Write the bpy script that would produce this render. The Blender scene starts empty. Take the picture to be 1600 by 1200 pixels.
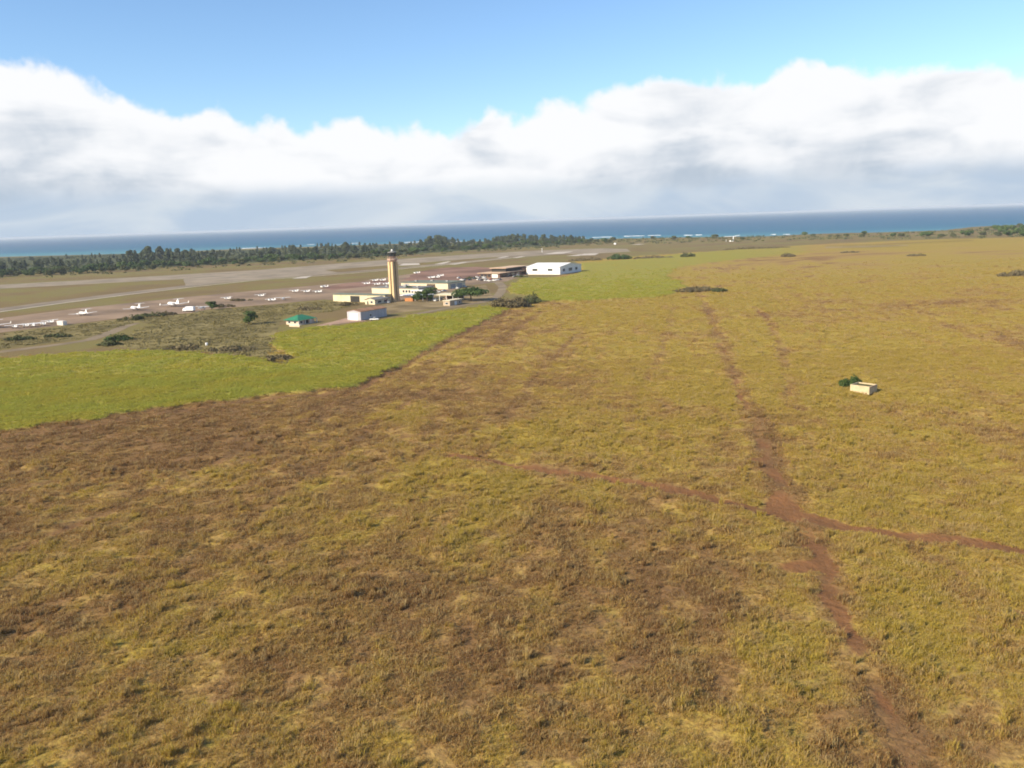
import bpy, math, random
import numpy as np
from mathutils import Vector, Matrix

random.seed(7)
rng = np.random.default_rng(7)
R = math.radians
scene = bpy.context.scene
col = scene.collection

# ------------------------------------------------------------------ camera
H_CAM = 55.0
FPX = 1331.0                      # focal length in pixels of a 1600 px wide frame
PITCH, ROLL = R(10.84), R(1.93)
fwd = Vector((0, math.cos(PITCH), -math.sin(PITCH)))
rgt0 = Vector((1, 0, 0))
up0 = Vector((0, math.sin(PITCH), math.cos(PITCH)))
rgt = rgt0 * math.cos(ROLL) - up0 * math.sin(ROLL)
upv = up0 * math.cos(ROLL) + rgt0 * math.sin(ROLL)
CAM = Vector((0, 0, H_CAM))
cd = bpy.data.cameras.new('camera')
cam = bpy.data.objects.new('camera', cd)
col.objects.link(cam)
m = Matrix((rgt, upv, -fwd)).transposed().to_4x4()
m.translation = CAM
cam.matrix_world = m
cd.sensor_width = 36.0
cd.lens = 36.0 * FPX / 1600.0
cd.clip_start = 0.5
cd.clip_end = 200000
scene.camera = cam
scene.render.resolution_x, scene.render.resolution_y = 1024, 768

# ------------------------------------------------------------------ light
SUN_EL = R(30)
SUN_DIR = Vector((-0.86 * math.cos(SUN_EL), -0.51 * math.cos(SUN_EL), math.sin(SUN_EL))).normalized()
sl = bpy.data.lights.new('sun', 'SUN')
sl.energy = 5.0
sl.angle = R(0.55)
sl.color = (1.0, 0.865, 0.65)
sun = bpy.data.objects.new('sun', sl)
sun.rotation_euler = SUN_DIR.to_track_quat('Z', 'Y').to_euler()
sun.location = (0, 0, 400)
col.objects.link(sun)

scene.view_settings.view_transform = 'Standard'
scene.view_settings.look = 'None'
scene.view_settings.gamma = 1.0
scene.view_settings.exposure = 0.75
scene.view_settings.use_curve_mapping = False
scene.render.engine = 'CYCLES'
scene.cycles.max_bounces = 5
scene.cycles.diffuse_bounces = 2
scene.cycles.glossy_bounces = 2
scene.cycles.transmission_bounces = 2
scene.cycles.volume_bounces = 0
scene.cycles.transparent_max_bounces = 6
scene.cycles.use_denoising = True
scene.cycles.use_adaptive_sampling = True
scene.cycles.adaptive_threshold = 0.02
scene.cycles.pixel_filter_type = 'BLACKMAN_HARRIS'
scene.cycles.filter_width = 1.8


class NT:
    """tiny helper round a node tree"""
    def __init__(self, tree):
        self.t = tree
        self.n = tree.nodes
        self.n.clear()

    def add(self, typ, **kw):
        nd = self.n.new(typ)
        for k, v in kw.items():
            setattr(nd, k, v)
        return nd

    def put(self, sock, v):
        if hasattr(v, 'is_linked') or isinstance(v, bpy.types.NodeSocket):
            self.t.links.new(v, sock)
        else:
            sock.default_value = v

    def math(self, op, a, b=0.0, c=0.0, clamp=False):
        nd = self.add('ShaderNodeMath', operation=op, use_clamp=clamp)
        self.put(nd.inputs[0], a)
        self.put(nd.inputs[1], b)
        if op in ('MULTIPLY_ADD',):
            self.put(nd.inputs[2], c)
        return nd.outputs[0]

    def noise(self, vec, scale, detail=4.0, rough=0.55, dist=0.0):
        nd = self.add('ShaderNodeTexNoise')
        self.put(nd.inputs['Vector'], vec)
        nd.inputs['Scale'].default_value = scale
        nd.inputs['Detail'].default_value = detail
        nd.inputs['Roughness'].default_value = rough
        nd.inputs['Distortion'].default_value = dist
        return nd.outputs['Fac']

    def step(self, v, lo, hi, a=0.0, b=1.0, smooth=True):
        nd = self.add('ShaderNodeMapRange', interpolation_type='SMOOTHSTEP' if smooth else 'LINEAR')
        self.put(nd.inputs['Value'], v)
        nd.inputs['From Min'].default_value = lo
        nd.inputs['From Max'].default_value = hi
        nd.inputs['To Min'].default_value = a
        nd.inputs['To Max'].default_value = b
        return nd.outputs['Result']

    def mix(self, f, a, b, blend='MIX'):
        nd = self.add('ShaderNodeMix', data_type='RGBA', blend_type=blend)
        self.put(nd.inputs[0], f)
        for s, v in ((nd.inputs[6], a), (nd.inputs[7], b)):
            if isinstance(v, tuple):
                s.default_value = (*v[:3], 1.0)
            else:
                self.put(s, v)
        return nd.outputs[2]

    def ramp(self, f, stops):
        nd = self.add('ShaderNodeValToRGB')
        self.put(nd.inputs[0], f)
        cr = nd.color_ramp
        cr.elements[0].position, cr.elements[0].color = stops[0][0], (*stops[0][1], 1)
        cr.elements[1].position, cr.elements[1].color = stops[-1][0], (*stops[-1][1], 1)
        for p, c in stops[1:-1]:
            e = cr.elements.new(p)
            e.color = (*c, 1)
        return nd.outputs[0]

    def comb(self, x, y, z):
        nd = self.add('ShaderNodeCombineXYZ')
        for s, v in zip(nd.inputs, (x, y, z)):
            self.put(s, v)
        return nd.outputs[0]


# ------------------------------------------------------------------ sky: clear blue above a bank of trade-wind cloud that rings the horizon
world = bpy.data.worlds.new('World')
scene.world = world
world.use_nodes = True
w = NT(world.node_tree)
tc = w.add('ShaderNodeTexCoord')
sky = w.add('ShaderNodeTexSky', sky_type='NISHITA')
sky.sun_disc = False
sky.sun_elevation = SUN_EL
sky.sun_rotation = math.atan2(SUN_DIR.x, SUN_DIR.y)
sky.altitude = 60
sky.air_density = 1.0
sky.dust_density = 0.1
sky.ozone_density = 4.5
bg_sky = w.add('ShaderNodeBackground')
w.put(bg_sky.inputs[0], sky.outputs[0])
bg_sky.inputs[1].default_value = 0.112

sx = w.add('ShaderNodeSeparateXYZ')
w.put(sx.inputs[0], tc.outputs['Generated'])
X, Y, Z = sx.outputs
az = w.math('ARCTAN2', X, Y)
el = w.math('MULTIPLY', w.math('ARCSINE', Z), 180 / math.pi)          # degrees above the horizon
elr = w.math('ARCSINE', Z)
sa, ca = w.math('SINE', az), w.math('COSINE', az)
P1 = w.comb(sa, ca, elr)
P2 = w.comb(sa, ca, w.math('MULTIPLY', elr, 3.2))
n1 = w.noise(P1, 9.0, 7.0, 0.56, 0.2)
n2 = w.noise(P1, 24.0, 7.0, 0.5, 0.1)
n3 = w.noise(P2, 7.5, 5.0, 0.5, 0.3)
n4 = w.noise(P1, 16.0, 6.0, 0.55, 0.4)
wave = w.math('COSINE', w.math('MULTIPLY', w.math('ADD', az, R(11)), 6.0))
T = w.math('MULTIPLY_ADD', wave, -1.8, 8.4)
T = w.math('ADD', T, w.math('MULTIPLY', w.math('SINE', w.math('MULTIPLY', w.math('ADD', az, R(17)), 2.0)), -1.8))
T = w.math('ADD', T, w.math('MULTIPLY', w.math('SUBTRACT', n1, 0.5), 4.6))
T = w.math('ADD', T, w.math('MULTIPLY', w.math('SUBTRACT', n2, 0.5), 2.8))
dT = w.math('SUBTRACT', T, el)
alpha = w.step(dT, -0.30, 0.55)
d = w.math('DIVIDE', dT, 8.6)
grey = w.step(w.math('ADD', d, w.math('MULTIPLY', w.math('SUBTRACT', n3, 0.5), 1.7)), 0.16, 0.86)
billow = w.step(n4, 0.40, 0.66)
grey = w.math('MULTIPLY', grey, w.math('MULTIPLY_ADD', billow, -0.35, 1.0))
cc = w.mix(grey, (0.97, 0.98, 1.0), (0.50, 0.58, 0.68))
under = w.step(w.math('ADD', el, w.math('MULTIPLY', w.math('SUBTRACT', n3, 0.5), 2.2)), 1.2, 3.0)
rain = w.noise(P2, 5.0, 4.0, 0.5, 0.5)
cc = w.mix(under, w.mix(w.step(rain, 0.38, 0.62), (0.50, 0.61, 0.75), (0.68, 0.75, 0.82)), cc)
bg_cl = w.add('ShaderNodeBackground')
w.put(bg_cl.inputs[0], cc)
bg_cl.inputs[1].default_value = 0.60
ms = w.add('ShaderNodeMixShader')
w.put(ms.inputs[0], alpha)
w.put(ms.inputs[1], bg_sky.outputs[0])
w.put(ms.inputs[2], bg_cl.outputs[0])
wo = w.add('ShaderNodeOutputWorld')
w.put(wo.inputs[0], ms.outputs[0])


# ------------------------------------------------------------------ helpers
def at(px, py, z=0.0):
    """the point of the level z that lies under a point of the photograph"""
    d = fwd + rgt * ((px - 800) / FPX) + upv * ((600 - py) / FPX)
    t = (z - H_CAM) / d.z
    p = CAM + d * t
    return (p.x, p.y)


def atl(pts):
    return [at(*p) for p in pts]


MATS = {}


def mat(name, base, rough=0.8, spec=0.2, var=0.12, scale=0.6, metallic=0.0, bump=0.0):
    """plain surface with a little uneven weathering"""
    if name in MATS:
        return MATS[name]
    mt = bpy.data.materials.new(name)
    mt.use_nodes = True
    n = NT(mt.node_tree)
    geo = n.add('ShaderNodeNewGeometry')
    f = n.noise(geo.outputs['Position'], scale, 5, 0.6)
    lo = tuple(c * (1 - var * 1.6) for c in base)
    hi = tuple(min(1, c * (1 + var)) for c in base)
    c = n.mix(n.step(f, 0.3, 0.7), lo, hi)
    b = n.add('ShaderNodeBsdfPrincipled')
    n.put(b.inputs['Base Color'], c)
    b.inputs['Roughness'].default_value = rough
    b.inputs['Specular IOR Level'].default_value = spec
    b.inputs['Metallic'].default_value = metallic
    if bump:
        bp = n.add('ShaderNodeBump')
        bp.inputs['Strength'].default_value = bump
        n.put(bp.inputs['Height'], n.noise(geo.outputs['Position'], scale * 6, 4, 0.6))
        n.put(b.inputs['Normal'], bp.outputs[0])
    o = n.add('ShaderNodeOutputMaterial')
    n.put(o.inputs[0], b.outputs[0])
    MATS[name] = mt
    return mt


class MB:
    """collects vertices and faces of one mesh"""
    def __init__(self):
        self.v, self.f = [], []

    def quad(self, *p):
        b = len(self.v)
        self.v += [tuple(q) for q in p]
        self.f.append(tuple(range(b, b + len(p))))

    def box(self, x0, x1, y0, y1, z0, z1):
        b = len(self.v)
        self.v += [(x, y, z) for z in (z0, z1) for y in (y0, y1) for x in (x0, x1)]
        for f in ((0, 2, 3, 1), (4, 5, 7, 6), (0, 1, 5, 4), (1, 3, 7, 5), (3, 2, 6, 7), (2, 0, 4, 6)):
            self.f.append(tuple(b + i for i in f))
        return self

    def prism(self, prof, axis, a, b_):
        """profile [(u, v)] swept along an axis ('x': (u,v)=(y,z); 'y': (x,z); 'z': (x,y))"""
        n = len(prof)
        b = len(self.v)
        for t in (a, b_):
            for u, v in prof:
                self.v.append({'x': (t, u, v), 'y': (u, t, v), 'z': (u, v, t)}[axis])
        self.f.append(tuple(b + i for i in range(n)))
        self.f.append(tuple(b + n + i for i in reversed(range(n))))
        for i in range(n):
            j = (i + 1) % n
            self.f.append((b + i, b + n + i, b + n + j, b + j))
        return self

    def rings(self, rings):
        """skin a list of closed rings of equal length and cap both ends"""
        b = len(self.v)
        n = len(rings[0])
        for r in rings:
            self.v += [tuple(p) for p in r]
        for k in range(len(rings) - 1):
            for i in range(n):
                j = (i + 1) % n
                self.f.append((b + k * n + i, b + k * n + j, b + (k + 1) * n + j, b + (k + 1) * n + i))
        self.f.append(tuple(b + i for i in reversed(range(n))))
        self.f.append(tuple(b + (len(rings) - 1) * n + i for i in range(n)))
        return self

    def tube(self, p0, p1, r0, r1=None, n=6):
        p0, p1 = Vector(p0), Vector(p1)
        r1 = r0 if r1 is None else r1
        q = (p1 - p0).to_track_quat('Z', 'Y')
        rr = []
        for p, r in ((p0, r0), (p1, r1)):
            rr.append([p + q @ Vector((r * math.cos(2 * math.pi * i / n), r * math.sin(2 * math.pi * i / n), 0)) for i in range(n)])
        return self.rings(rr)

    def lathe(self, prof, n=8, rot=0.0, cx=0, cy=0):
        return self.rings([[(cx + r * math.cos(2 * math.pi * i / n + rot), cy + r * math.sin(2 * math.pi * i / n + rot), z) for i in range(n)] for r, z in prof])

    def build(self, name, material, parent=None, smooth=False):
        me = bpy.data.meshes.new(name)
        me.from_pydata(self.v, [], self.f)
        me.materials.append(material)
        me.update()
        bm_fix(me)
        if smooth:
            me.polygons.foreach_set('use_smooth', [True] * len(me.polygons))
        o = bpy.data.objects.new(name, me)
        col.objects.link(o)
        o.parent = parent
        return o


def bm_fix(me):
    import bmesh
    bm = bmesh.new()
    bm.from_mesh(me)
    bmesh.ops.recalc_face_normals(bm, faces=bm.faces)
    bm.to_mesh(me)
    bm.free()


def tag(o, label, cat, group=None):
    o['label'] = label
    o['category'] = cat
    if group:
        o['group'] = group
    return o


def thing(name, label, cat, xy, rz=0.0, group=None, z=0.0):
    o = bpy.data.objects.new(name, None)
    o.empty_display_size = 0.5
    col.objects.link(o)
    o.location = (xy[0], xy[1], z)
    o.rotation_euler = (0, 0, rz)
    return tag(o, label, cat, group)


def dup(root, xy, rz, label=None, group=None, s=1.0, z=0.0):
    r = root.copy()
    col.objects.link(r)
    r.location = (xy[0], xy[1], z)
    r.rotation_euler = (0, 0, rz)
    r.scale = (s, s, s)
    if label:
        r['label'] = label
    if group:
        r['group'] = group
    for ch in list(root.children):
        c = ch.copy()
        col.objects.link(c)
        c.parent = r
        for g in list(ch.children):
            e = g.copy()
            col.objects.link(e)
            e.parent = c
    return r


def structure(o):
    o['kind'] = 'structure'
    return o


def stuff(o, label, cat):
    o['kind'] = 'stuff'
    return tag(o, label, cat)


# value noise on arrays, for laying out where grass is lush, dry or missing
_perm = rng.random((256, 256))


def vnoise(x, y):
    xi, yi = np.floor(x).astype(int), np.floor(y).astype(int)
    fx, fy = x - xi, y - yi
    fx, fy = fx * fx * (3 - 2 * fx), fy * fy * (3 - 2 * fy)
    g = lambda a, b: _perm[a & 255, b & 255]
    return (g(xi, yi) * (1 - fx) + g(xi + 1, yi) * fx) * (1 - fy) + (g(xi, yi + 1) * (1 - fx) + g(xi + 1, yi + 1) * fx) * fy


def fbm(x, y, oct=4, gain=0.5):
    s, a, t = 0, 1.0, 0
    for i in range(oct):
        s = s + a * vnoise(x * 2 ** i + 17.3 * i, y * 2 ** i + 5.1 * i)
        t += a
        a *= gain
    return s / t


def inside(x, y, poly):
    r = np.zeros(x.shape, bool)
    n = len(poly)
    for i in range(n):
        (x0, y0), (x1, y1) = poly[i], poly[(i + 1) % n]
        if y0 == y1:
            continue
        c = ((y0 > y) != (y1 > y)) & (x < (x1 - x0) * (y - y0) / (y1 - y0) + x0)
        r ^= c
    return r


def dist_line(x, y, pts):
    """distance to a polyline and the share of the way along it"""
    best = np.full(x.shape, 1e9)
    par = np.zeros(x.shape)
    n = len(pts) - 1
    for i in range(n):
        (x0, y0), (x1, y1) = pts[i], pts[i + 1]
        dx, dy = x1 - x0, y1 - y0
        t = np.clip(((x - x0) * dx + (y - y0) * dy) / (dx * dx + dy * dy), 0, 1)
        dd = np.hypot(x - x0 - t * dx, y - y0 - t * dy)
        k = dd < best
        best = np.where(k, dd, best)
        par = np.where(k, (i + t) / n, par)
    return best, par


def sst(v, a, b):
    t = np.clip((v - a) / (b - a), 0, 1)
    return t * t * (3 - 2 * t)


# ------------------------------------------------------------------ the lie of the land
FURROW = Vector((0.20, 0.98))          # old cane rows run this way
CROP1 = atl([(-260, 590), (0, 561), (90, 555), (180, 549), (300, 553), (395, 560), (440, 572), (462, 560), (430, 541), (432, 524), (480, 514), (560, 507), (640, 496), (705, 487), (765, 479),
             (792, 484), (700, 530), (640, 562), (600, 583), (552, 604), (500, 612), (440, 614), (300, 631), (150, 655), (0, 674), (-300, 715)])
CROP2 = atl([(842, 473), (930, 469), (1000, 466), (1046, 463), (1072, 447), (1040, 432), (1060, 418), (1110, 410), (1190, 402), (1262, 393), (1262, 385.5), (1150, 390), (1050, 399), (985, 406), (905, 411), (908, 426), (880, 434),
             (820, 436), (795, 446), (800, 458), (835, 462)])
TRACK1 = atl([(1090, 452), (1113, 497), (1134, 557), (1158, 618), (1180, 668), (1202, 717), (1222, 772), (1256, 820), (1290, 880), (1312, 945), (1342, 1022), (1378, 1105), (1414, 1195), (1452, 1290), (1480, 1370)])
TRACK2 = atl([(700, 712), (860, 735), (950, 748), (1050, 765), (1150, 786), (1222, 801), (1300, 815), (1400, 832), (1500, 848), (1620, 862), (1760, 880)])
TRACK3 = atl([(1180, 480), (1204, 505), (1222, 545), (1232, 590), (1245, 640)])
TRACK4 = atl([(845, 487), (760, 545), (690, 590), (620, 640), (540, 700), (460, 760), (380, 830)])
TRACK5 = atl([(905, 520), (850, 570), (800, 640), (740, 720)])
TRACK6 = atl([(520, 640), (400, 690), (240, 770), (100, 830), (-60, 900)])
TRACK7 = atl([(1050, 640), (1010, 600), (1040, 540), (1052, 480)])
DITCH = atl([(792, 487), (700, 534), (640, 566), (600, 588), (552, 609), (500, 617), (440, 620), (300, 638), (150, 663), (0, 682), (-300, 722)])
DITCH2 = atl([(842, 476), (930, 473), (1000, 470), (1050, 466), (1140, 460), (1260, 449), (1400, 436), (1600, 430)])
AIRPORT = atl([(-500, 640), (0, 559), (180, 548), (300, 551), (420, 562), (432, 522), (560, 506), (700, 487), (770, 478), (845, 466), (800, 444), (905, 426), (900, 408), (1000, 400), (1240, 384),
               (1400, 376), (1700, 368), (1700, 325), (800, 352), (0, 382), (-600, 404)])
COAST_PX = [(-900, 418), (-400, 412), (0, 401), (200, 396), (370, 389), (520, 384), (700, 378), (850, 375), (930, 373), (1000, 372), (1100, 370), (1200, 369), (1300, 364), (1400, 362), (1490, 359), (1540, 353), (1620, 350),
            (1750, 345), (2100, 336)]
COAST = atl(COAST_PX)
LAND = COAST + [(9000, COAST[-1][1]), (9000, -600), (-9000, -600), (-9000, COAST[0][1])]


def layout(x, y):
    """lush (0 brown .. 1 yellow green), soil (bare red earth), crop (young green cane), dull (mown airfield and scrub)"""
    u = x * FURROW.y - y * FURROW.x
    v = x * FURROW.x + y * FURROW.y
    wx = x + 3.5 * (fbm(x / 9, y / 9, 3) - .5)
    wy = y + 3.5 * (fbm(x / 9 + 40, y / 9, 3) - .5)
    big = fbm(x / 70 + 3, y / 70, 3)
    med = fbm(x / 17, y / 17 + 9, 4)
    row = fbm(u / 5.5 + 60, v / 55, 3)
    fine = fbm(x / 2.6 + 8, y / 2.6, 2)
    lush = 0.50 + .95 * (big - .5) + 0.85 * (med - .5) + 0.6 * (row - .5) + .80 * (fine - .5)
    # greener towards the east of the track and far out, browner and thinner to the west (partly painted vignetting) and in the hollow
    lush += 0.22 * sst(x, 5, 60) + 0.10 * sst(y, 120, 260)
    bx, by = at(980, 900)
    lush -= 0.46 * np.exp(-(((x - bx) / 25) ** 2 + ((y - by) / 30) ** 2))
    bx, by = at(250, 690)
    lush -= 0.36 * np.exp(-(((x - bx) / 60) ** 2 + ((y - by) / 40) ** 2))
    lush -= 0.24 * sst(-x, -12, 35) * sst(-y, -240, -120)  # near west: brown grass, plus vignette darkening put into its tone
    bx, by = at(1320, 400)
    lush -= 0.25 * np.exp(-(((x - bx) / 260) ** 2 + ((y - by) / 90) ** 2))
    soil = np.zeros(x.shape)
    patch = np.clip(.28 + 1.9 * (fbm(x / 5 + 30, y / 8, 3) - .30), .15, 1.1)
    for line, ws, s0, s1 in ((TRACK1, (1.0, 1.3, 2.1, 1.7, .95, .9), .65, 1.1), (TRACK2, (1.3, 2.0, 2.4, 1.9, 2.0), 1.7, 1.1), (TRACK3, (1.2, 2.4, 1.6), .7, .5), (TRACK4, (1.0, .9, .8), .40, .35), (TRACK5, (.9, .7), .30, .28),
                             (TRACK6, (1.2, 1.5, 1.2), .45, .45), (TRACK7, (1.2, 1.0), .22, .22)):
        dd, t = dist_line(wx, wy, line)
        hw = np.interp(t, np.linspace(0, 1, len(ws)), ws)
        s = (s0 + (s1 - s0) * t) * (1 - sst(dd, hw * .45, hw * 1.4))
        soil = np.maximum(soil, s * (np.maximum(patch, .85) if line is TRACK2 else patch) * (0.6 + .75 * fine))
    jx, jy = at(1228, 792)
    soil = np.maximum(soil, (1 - sst(np.hypot((wx - jx) / 1.0, (wy - jy) / 2.3), 1.8, 4.6)))
    jx, jy = at(1250, 880)
    soil = np.maximum(soil, .8 * (1 - sst(np.hypot((wx - jx) / 1.5, wy - jy), 1.5, 3.8)))
    for q, rr in (((1590, 960), 1.5), ((1180, 715), 2.4)):
        jx, jy = at(*q)
        soil = np.maximum(soil, .85 * (1 - sst(np.hypot(wx - jx, wy - jy), rr * .4, rr * 1.2)))
    for line, hw in ((TRACK1, 4.5), (TRACK2, 2.6), (TRACK3, 4), (TRACK4, 2.5), (TRACK6, 3), (TRACK5, 3), (TRACK7, 3)):
        dd, t = dist_line(wx, wy, line)
        lush = lush - (.5 if line in (TRACK1, TRACK2, TRACK3) else .28) * (1 - sst(dd, hw * .3, hw))
    dd, t = dist_line(wx, wy, DITCH)
    ditch = (1 - sst(dd, 1.0, 3.2))
    dd2, t2 = dist_line(wx, wy, DITCH2)
    ditch = np.maximum(ditch, .7 * (1 - sst(dd2, 1.0, 3.5)))
    soil = np.maximum(soil, .40 * ditch * (.5 + fine))
    lush = lush - .5 * ditch  # shade along the ditch is painted in as browner ground
    wx2 = x + 3 * (fbm(x / 6, y / 6, 2) - .5)
    wy2 = y + 6 * (fbm(x / 6 + 40, y / 6, 2) - .5)
    crop = inside(wx2, wy2, CROP1) | inside(wx2 + 14 * (med - .5), wy2 + 30 * (big - .5), CROP2)
    crop = crop.astype(float)
    # the second field runs out eastwards into dry grass
    ex, _ = at(1000, 430)
    crop = crop * np.clip(1 - sst(x - ex + 60 * (med - .5), 120, 340) * .4, 0, 1)
    dull = inside(wx2, wy2, AIRPORT).astype(float) * (1 - (crop > .1))
    return np.clip(lush, 0, 1), np.clip(soil, 0, 1), crop, dull


SEA_Z = -2.2


def relief(x, y):
    """small bumps in the fields, level on the airfield, sloping under the sea at the coast"""
    z = 1.0 * (fbm(x / 45, y / 45, 2) - .5) + 1.5 * (fbm(x / 6, y / 6, 3) - .5)
    dull = inside(x, y, AIRPORT)
    z = np.where(dull, 0.0, z * (1 - .8 * sst(y, 500, 1000)))
    dd, _ = dist_line(x, y, COAST)
    sea = ~inside(x, y, LAND)
    z = z - np.where(sea, 0.4 + np.minimum(dd * .05, 9), 0)
    return z, dd, sea


def spread(lo, hi, step, out_lo, out_hi, growth=1.16):
    a = list(np.arange(lo, hi + 1e-6, step))
    s = step
    while a[-1] < out_hi:
        s *= growth
        a.append(a[-1] + min(s, 120))
    s = step
    while a[0] > out_lo:
        s *= growth
        a.insert(0, a[0] - min(s, 120))
    return np.array(a)


gx = spread(-190, 230, 1.5, -7600, 7600)
gy = spread(52, 330, 1.5, -500, 5200, 1.02)
GX, GY = np.meshgrid(gx, gy)
fx, fy = GX.ravel(), GY.ravel()
lush, soil, crop, dull = layout(fx, fy)
zz, cdist, sea_m = relief(fx, fy)
zz = zz - .25 * soil * (dull < .5) + .75 * crop * (dull < .5)
nx, ny = len(gx), len(gy)
idx = np.arange(nx * ny).reshape(ny, nx)
quads = np.stack([idx[:-1, :-1], idx[:-1, 1:], idx[1:, 1:], idx[1:, :-1]], -1).reshape(-1, 4)
gme = bpy.data.meshes.new('ground')
gme.from_pydata(np.stack([fx, fy, zz], -1).tolist(), [], quads.tolist())
ca_ = gme.color_attributes.new('cover', 'FLOAT_COLOR', 'POINT')
ca_.data.foreach_set('color', np.stack([lush, soil, crop, dull], -1).astype(np.float32).ravel())
gme.polygons.foreach_set('use_smooth', [True] * len(gme.polygons))
ground = bpy.data.objects.new('ground', gme)
col.objects.link(ground)
structure(ground)

BROWN, TAN, OLIVE = (0.255, 0.145, 0.064), (0.47, 0.312, 0.102), (0.485, 0.356, 0.072)
CANE = (0.365, 0.372, 0.062)
REDSOIL = (0.235, 0.108, 0.046)


def grass_colour(n, lush_s, crop_s, dull_s, pos, jitter=None):
    if jitter is not None:
        lush_s = n.math('ADD', lush_s, n.math('MULTIPLY', n.math('SUBTRACT', jitter, 0.5), 0.62), clamp=True)
    c = n.ramp(lush_s, [(0.0, BROWN), (0.30, (0.33, 0.195, 0.074)), (0.52, TAN), (0.72, OLIVE), (1.0, (0.44, 0.335, 0.058))])
    young = n.mix(n.step(n.noise(pos, 0.05, 5, 0.65), 0.38, 0.64), CANE, (0.40, 0.36, 0.055))
    c = n.mix(crop_s, c, young)
    mown = n.ramp(n.noise(pos, 0.012, 6, 0.6), [(0.30, (0.20, 0.155, 0.078)), (0.46, (0.25, 0.19, 0.085)), (0.56, (0.25, 0.235, 0.075)), (0.8, (0.26, 0.20, 0.11))])
    return n.mix(dull_s, c, mown)


gm = bpy.data.materials.new('field_ground')
gm.use_nodes = True
n = NT(gm.node_tree)
att = n.add('ShaderNodeAttribute', attribute_name='cover')
sep = n.add('ShaderNodeSeparateColor')
n.put(sep.inputs[0], att.outputs['Color'])
geo = n.add('ShaderNodeNewGeometry')
pos = geo.outputs['Position']
jit = n.noise(pos, 0.9, 5, 0.65)
c = grass_colour(n, sep.outputs[0], sep.outputs[2], att.outputs['Alpha'], pos, jit)
fine = n.noise(pos, 1.6, 6, 0.7)
c = n.mix(n.step(fine, 0.34, 0.68, 0.66, 0.20), c, (0.11, 0.070, 0.034))
red = n.mix(n.noise(pos, 0.8, 5, 0.6), (0.16, 0.088, 0.042), REDSOIL)
c = n.mix(n.step(sep.outputs[1], 0.25, 0.75), c, red)
b = n.add('ShaderNodeBsdfPrincipled')
n.put(b.inputs['Base Color'], c)
b.inputs['Roughness'].default_value = 0.95
b.inputs['Specular IOR Level'].default_value = 0.05
bp = n.add('ShaderNodeBump')
bp.inputs['Strength'].default_value = 0.9
bp.inputs['Distance'].default_value = 0.5
n.put(bp.inputs['Height'], n.noise(pos, 0.7, 6, 0.65))
n.put(b.inputs['Normal'], bp.outputs[0])
o = n.add('ShaderNodeOutputMaterial')
n.put(o.inputs[0], b.outputs[0])
gme.materials.append(gm)

# ------------------------------------------------------------------ sea
sme = bpy.data.meshes.new('sea')
yy = [900, 1400, 1700, 2000, 2400, 3000, 4000, 6000, 10000, 20000, 60000]
xx = [-60000, -20000, -9000, -5000, -3000, -2000, -1000, 0, 1000, 2000, 3000, 5000, 9000, 20000, 60000]
sme.from_pydata([(x, y, SEA_Z) for y in yy for x in xx], [], [(j * len(xx) + i, j * len(xx) + i + 1, (j + 1) * len(xx) + i + 1, (j + 1) * len(xx) + i) for j in range(len(yy) - 1) for i in range(len(xx) - 1)])
sea = bpy.data.objects.new('sea', sme)
col.objects.link(sea)
structure(sea)
wm = bpy.data.materials.new('sea_water')
wm.use_nodes = True
n = NT(wm.node_tree)
geo = n.add('ShaderNodeNewGeometry')
pos = geo.outputs['Position']
sp = n.add('ShaderNodeSeparateXYZ')
n.put(sp.inputs[0], pos)
# shallows over the reef follow the shore: about 2.3 km out in the west, 1.9 km in the east
(x0, y0), (x1, y1) = COAST[4], COAST[12]
shore = n.math('MULTIPLY_ADD', sp.outputs[0], (y1 - y0) / (x1 - x0), y0 - x0 * (y1 - y0) / (x1 - x0))
off = n.math('SUBTRACT', sp.outputs[1], shore)
off = n.math('ADD', off, n.math('MULTIPLY', n.math('SUBTRACT', n.noise(pos, 0.0016, 4, 0.6), 0.5), 900))
shallow = n.ramp(n.step(off, -200, 2400, smooth=False), [(0.0, (0.08, 0.25, 0.26)), (0.15, (0.045, 0.175, 0.23)), (0.32, (0.014, 0.105, 0.185)), (1.0, (0.009, 0.078, 0.165))])
band = n.noise(n.comb(n.math('MULTIPLY', sp.outputs[0], 0.3), sp.outputs[1], 0.0), 0.0011, 4, 0.6)
c = n.mix(n.step(band, 0.35, 0.65, 0.0, 0.35), shallow, (0.014, 0.10, 0.165))
caps = n.noise(n.comb(n.math('MULTIPLY', sp.outputs[0], 0.45), sp.outputs[1], 0.0), 0.022, 3, 0.7)
c = n.mix(n.step(caps, 0.735, 0.78), c, (0.75, 0.8, 0.82))
b = n.add('ShaderNodeBsdfPrincipled')
n.put(b.inputs['Base Color'], c)
b.inputs['Roughness'].default_value = 0.42
b.inputs['Specular IOR Level'].default_value = 0.04
bp = n.add('ShaderNodeBump')
bp.inputs['Strength'].default_value = 0.6
bp.inputs['Distance'].default_value = 1.5
n.put(bp.inputs['Height'], n.noise(pos, 0.08, 5, 0.6))
n.put(b.inputs['Normal'], bp.outputs[0])
o = n.add('ShaderNodeOutputMaterial')
n.put(o.inputs[0], b.outputs[0])
sme.materials.append(wm)

FOAM = mat('sea_foam', (0.78, 0.80, 0.80), 0.9, 0.1, 0.1, 0.05)


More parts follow.
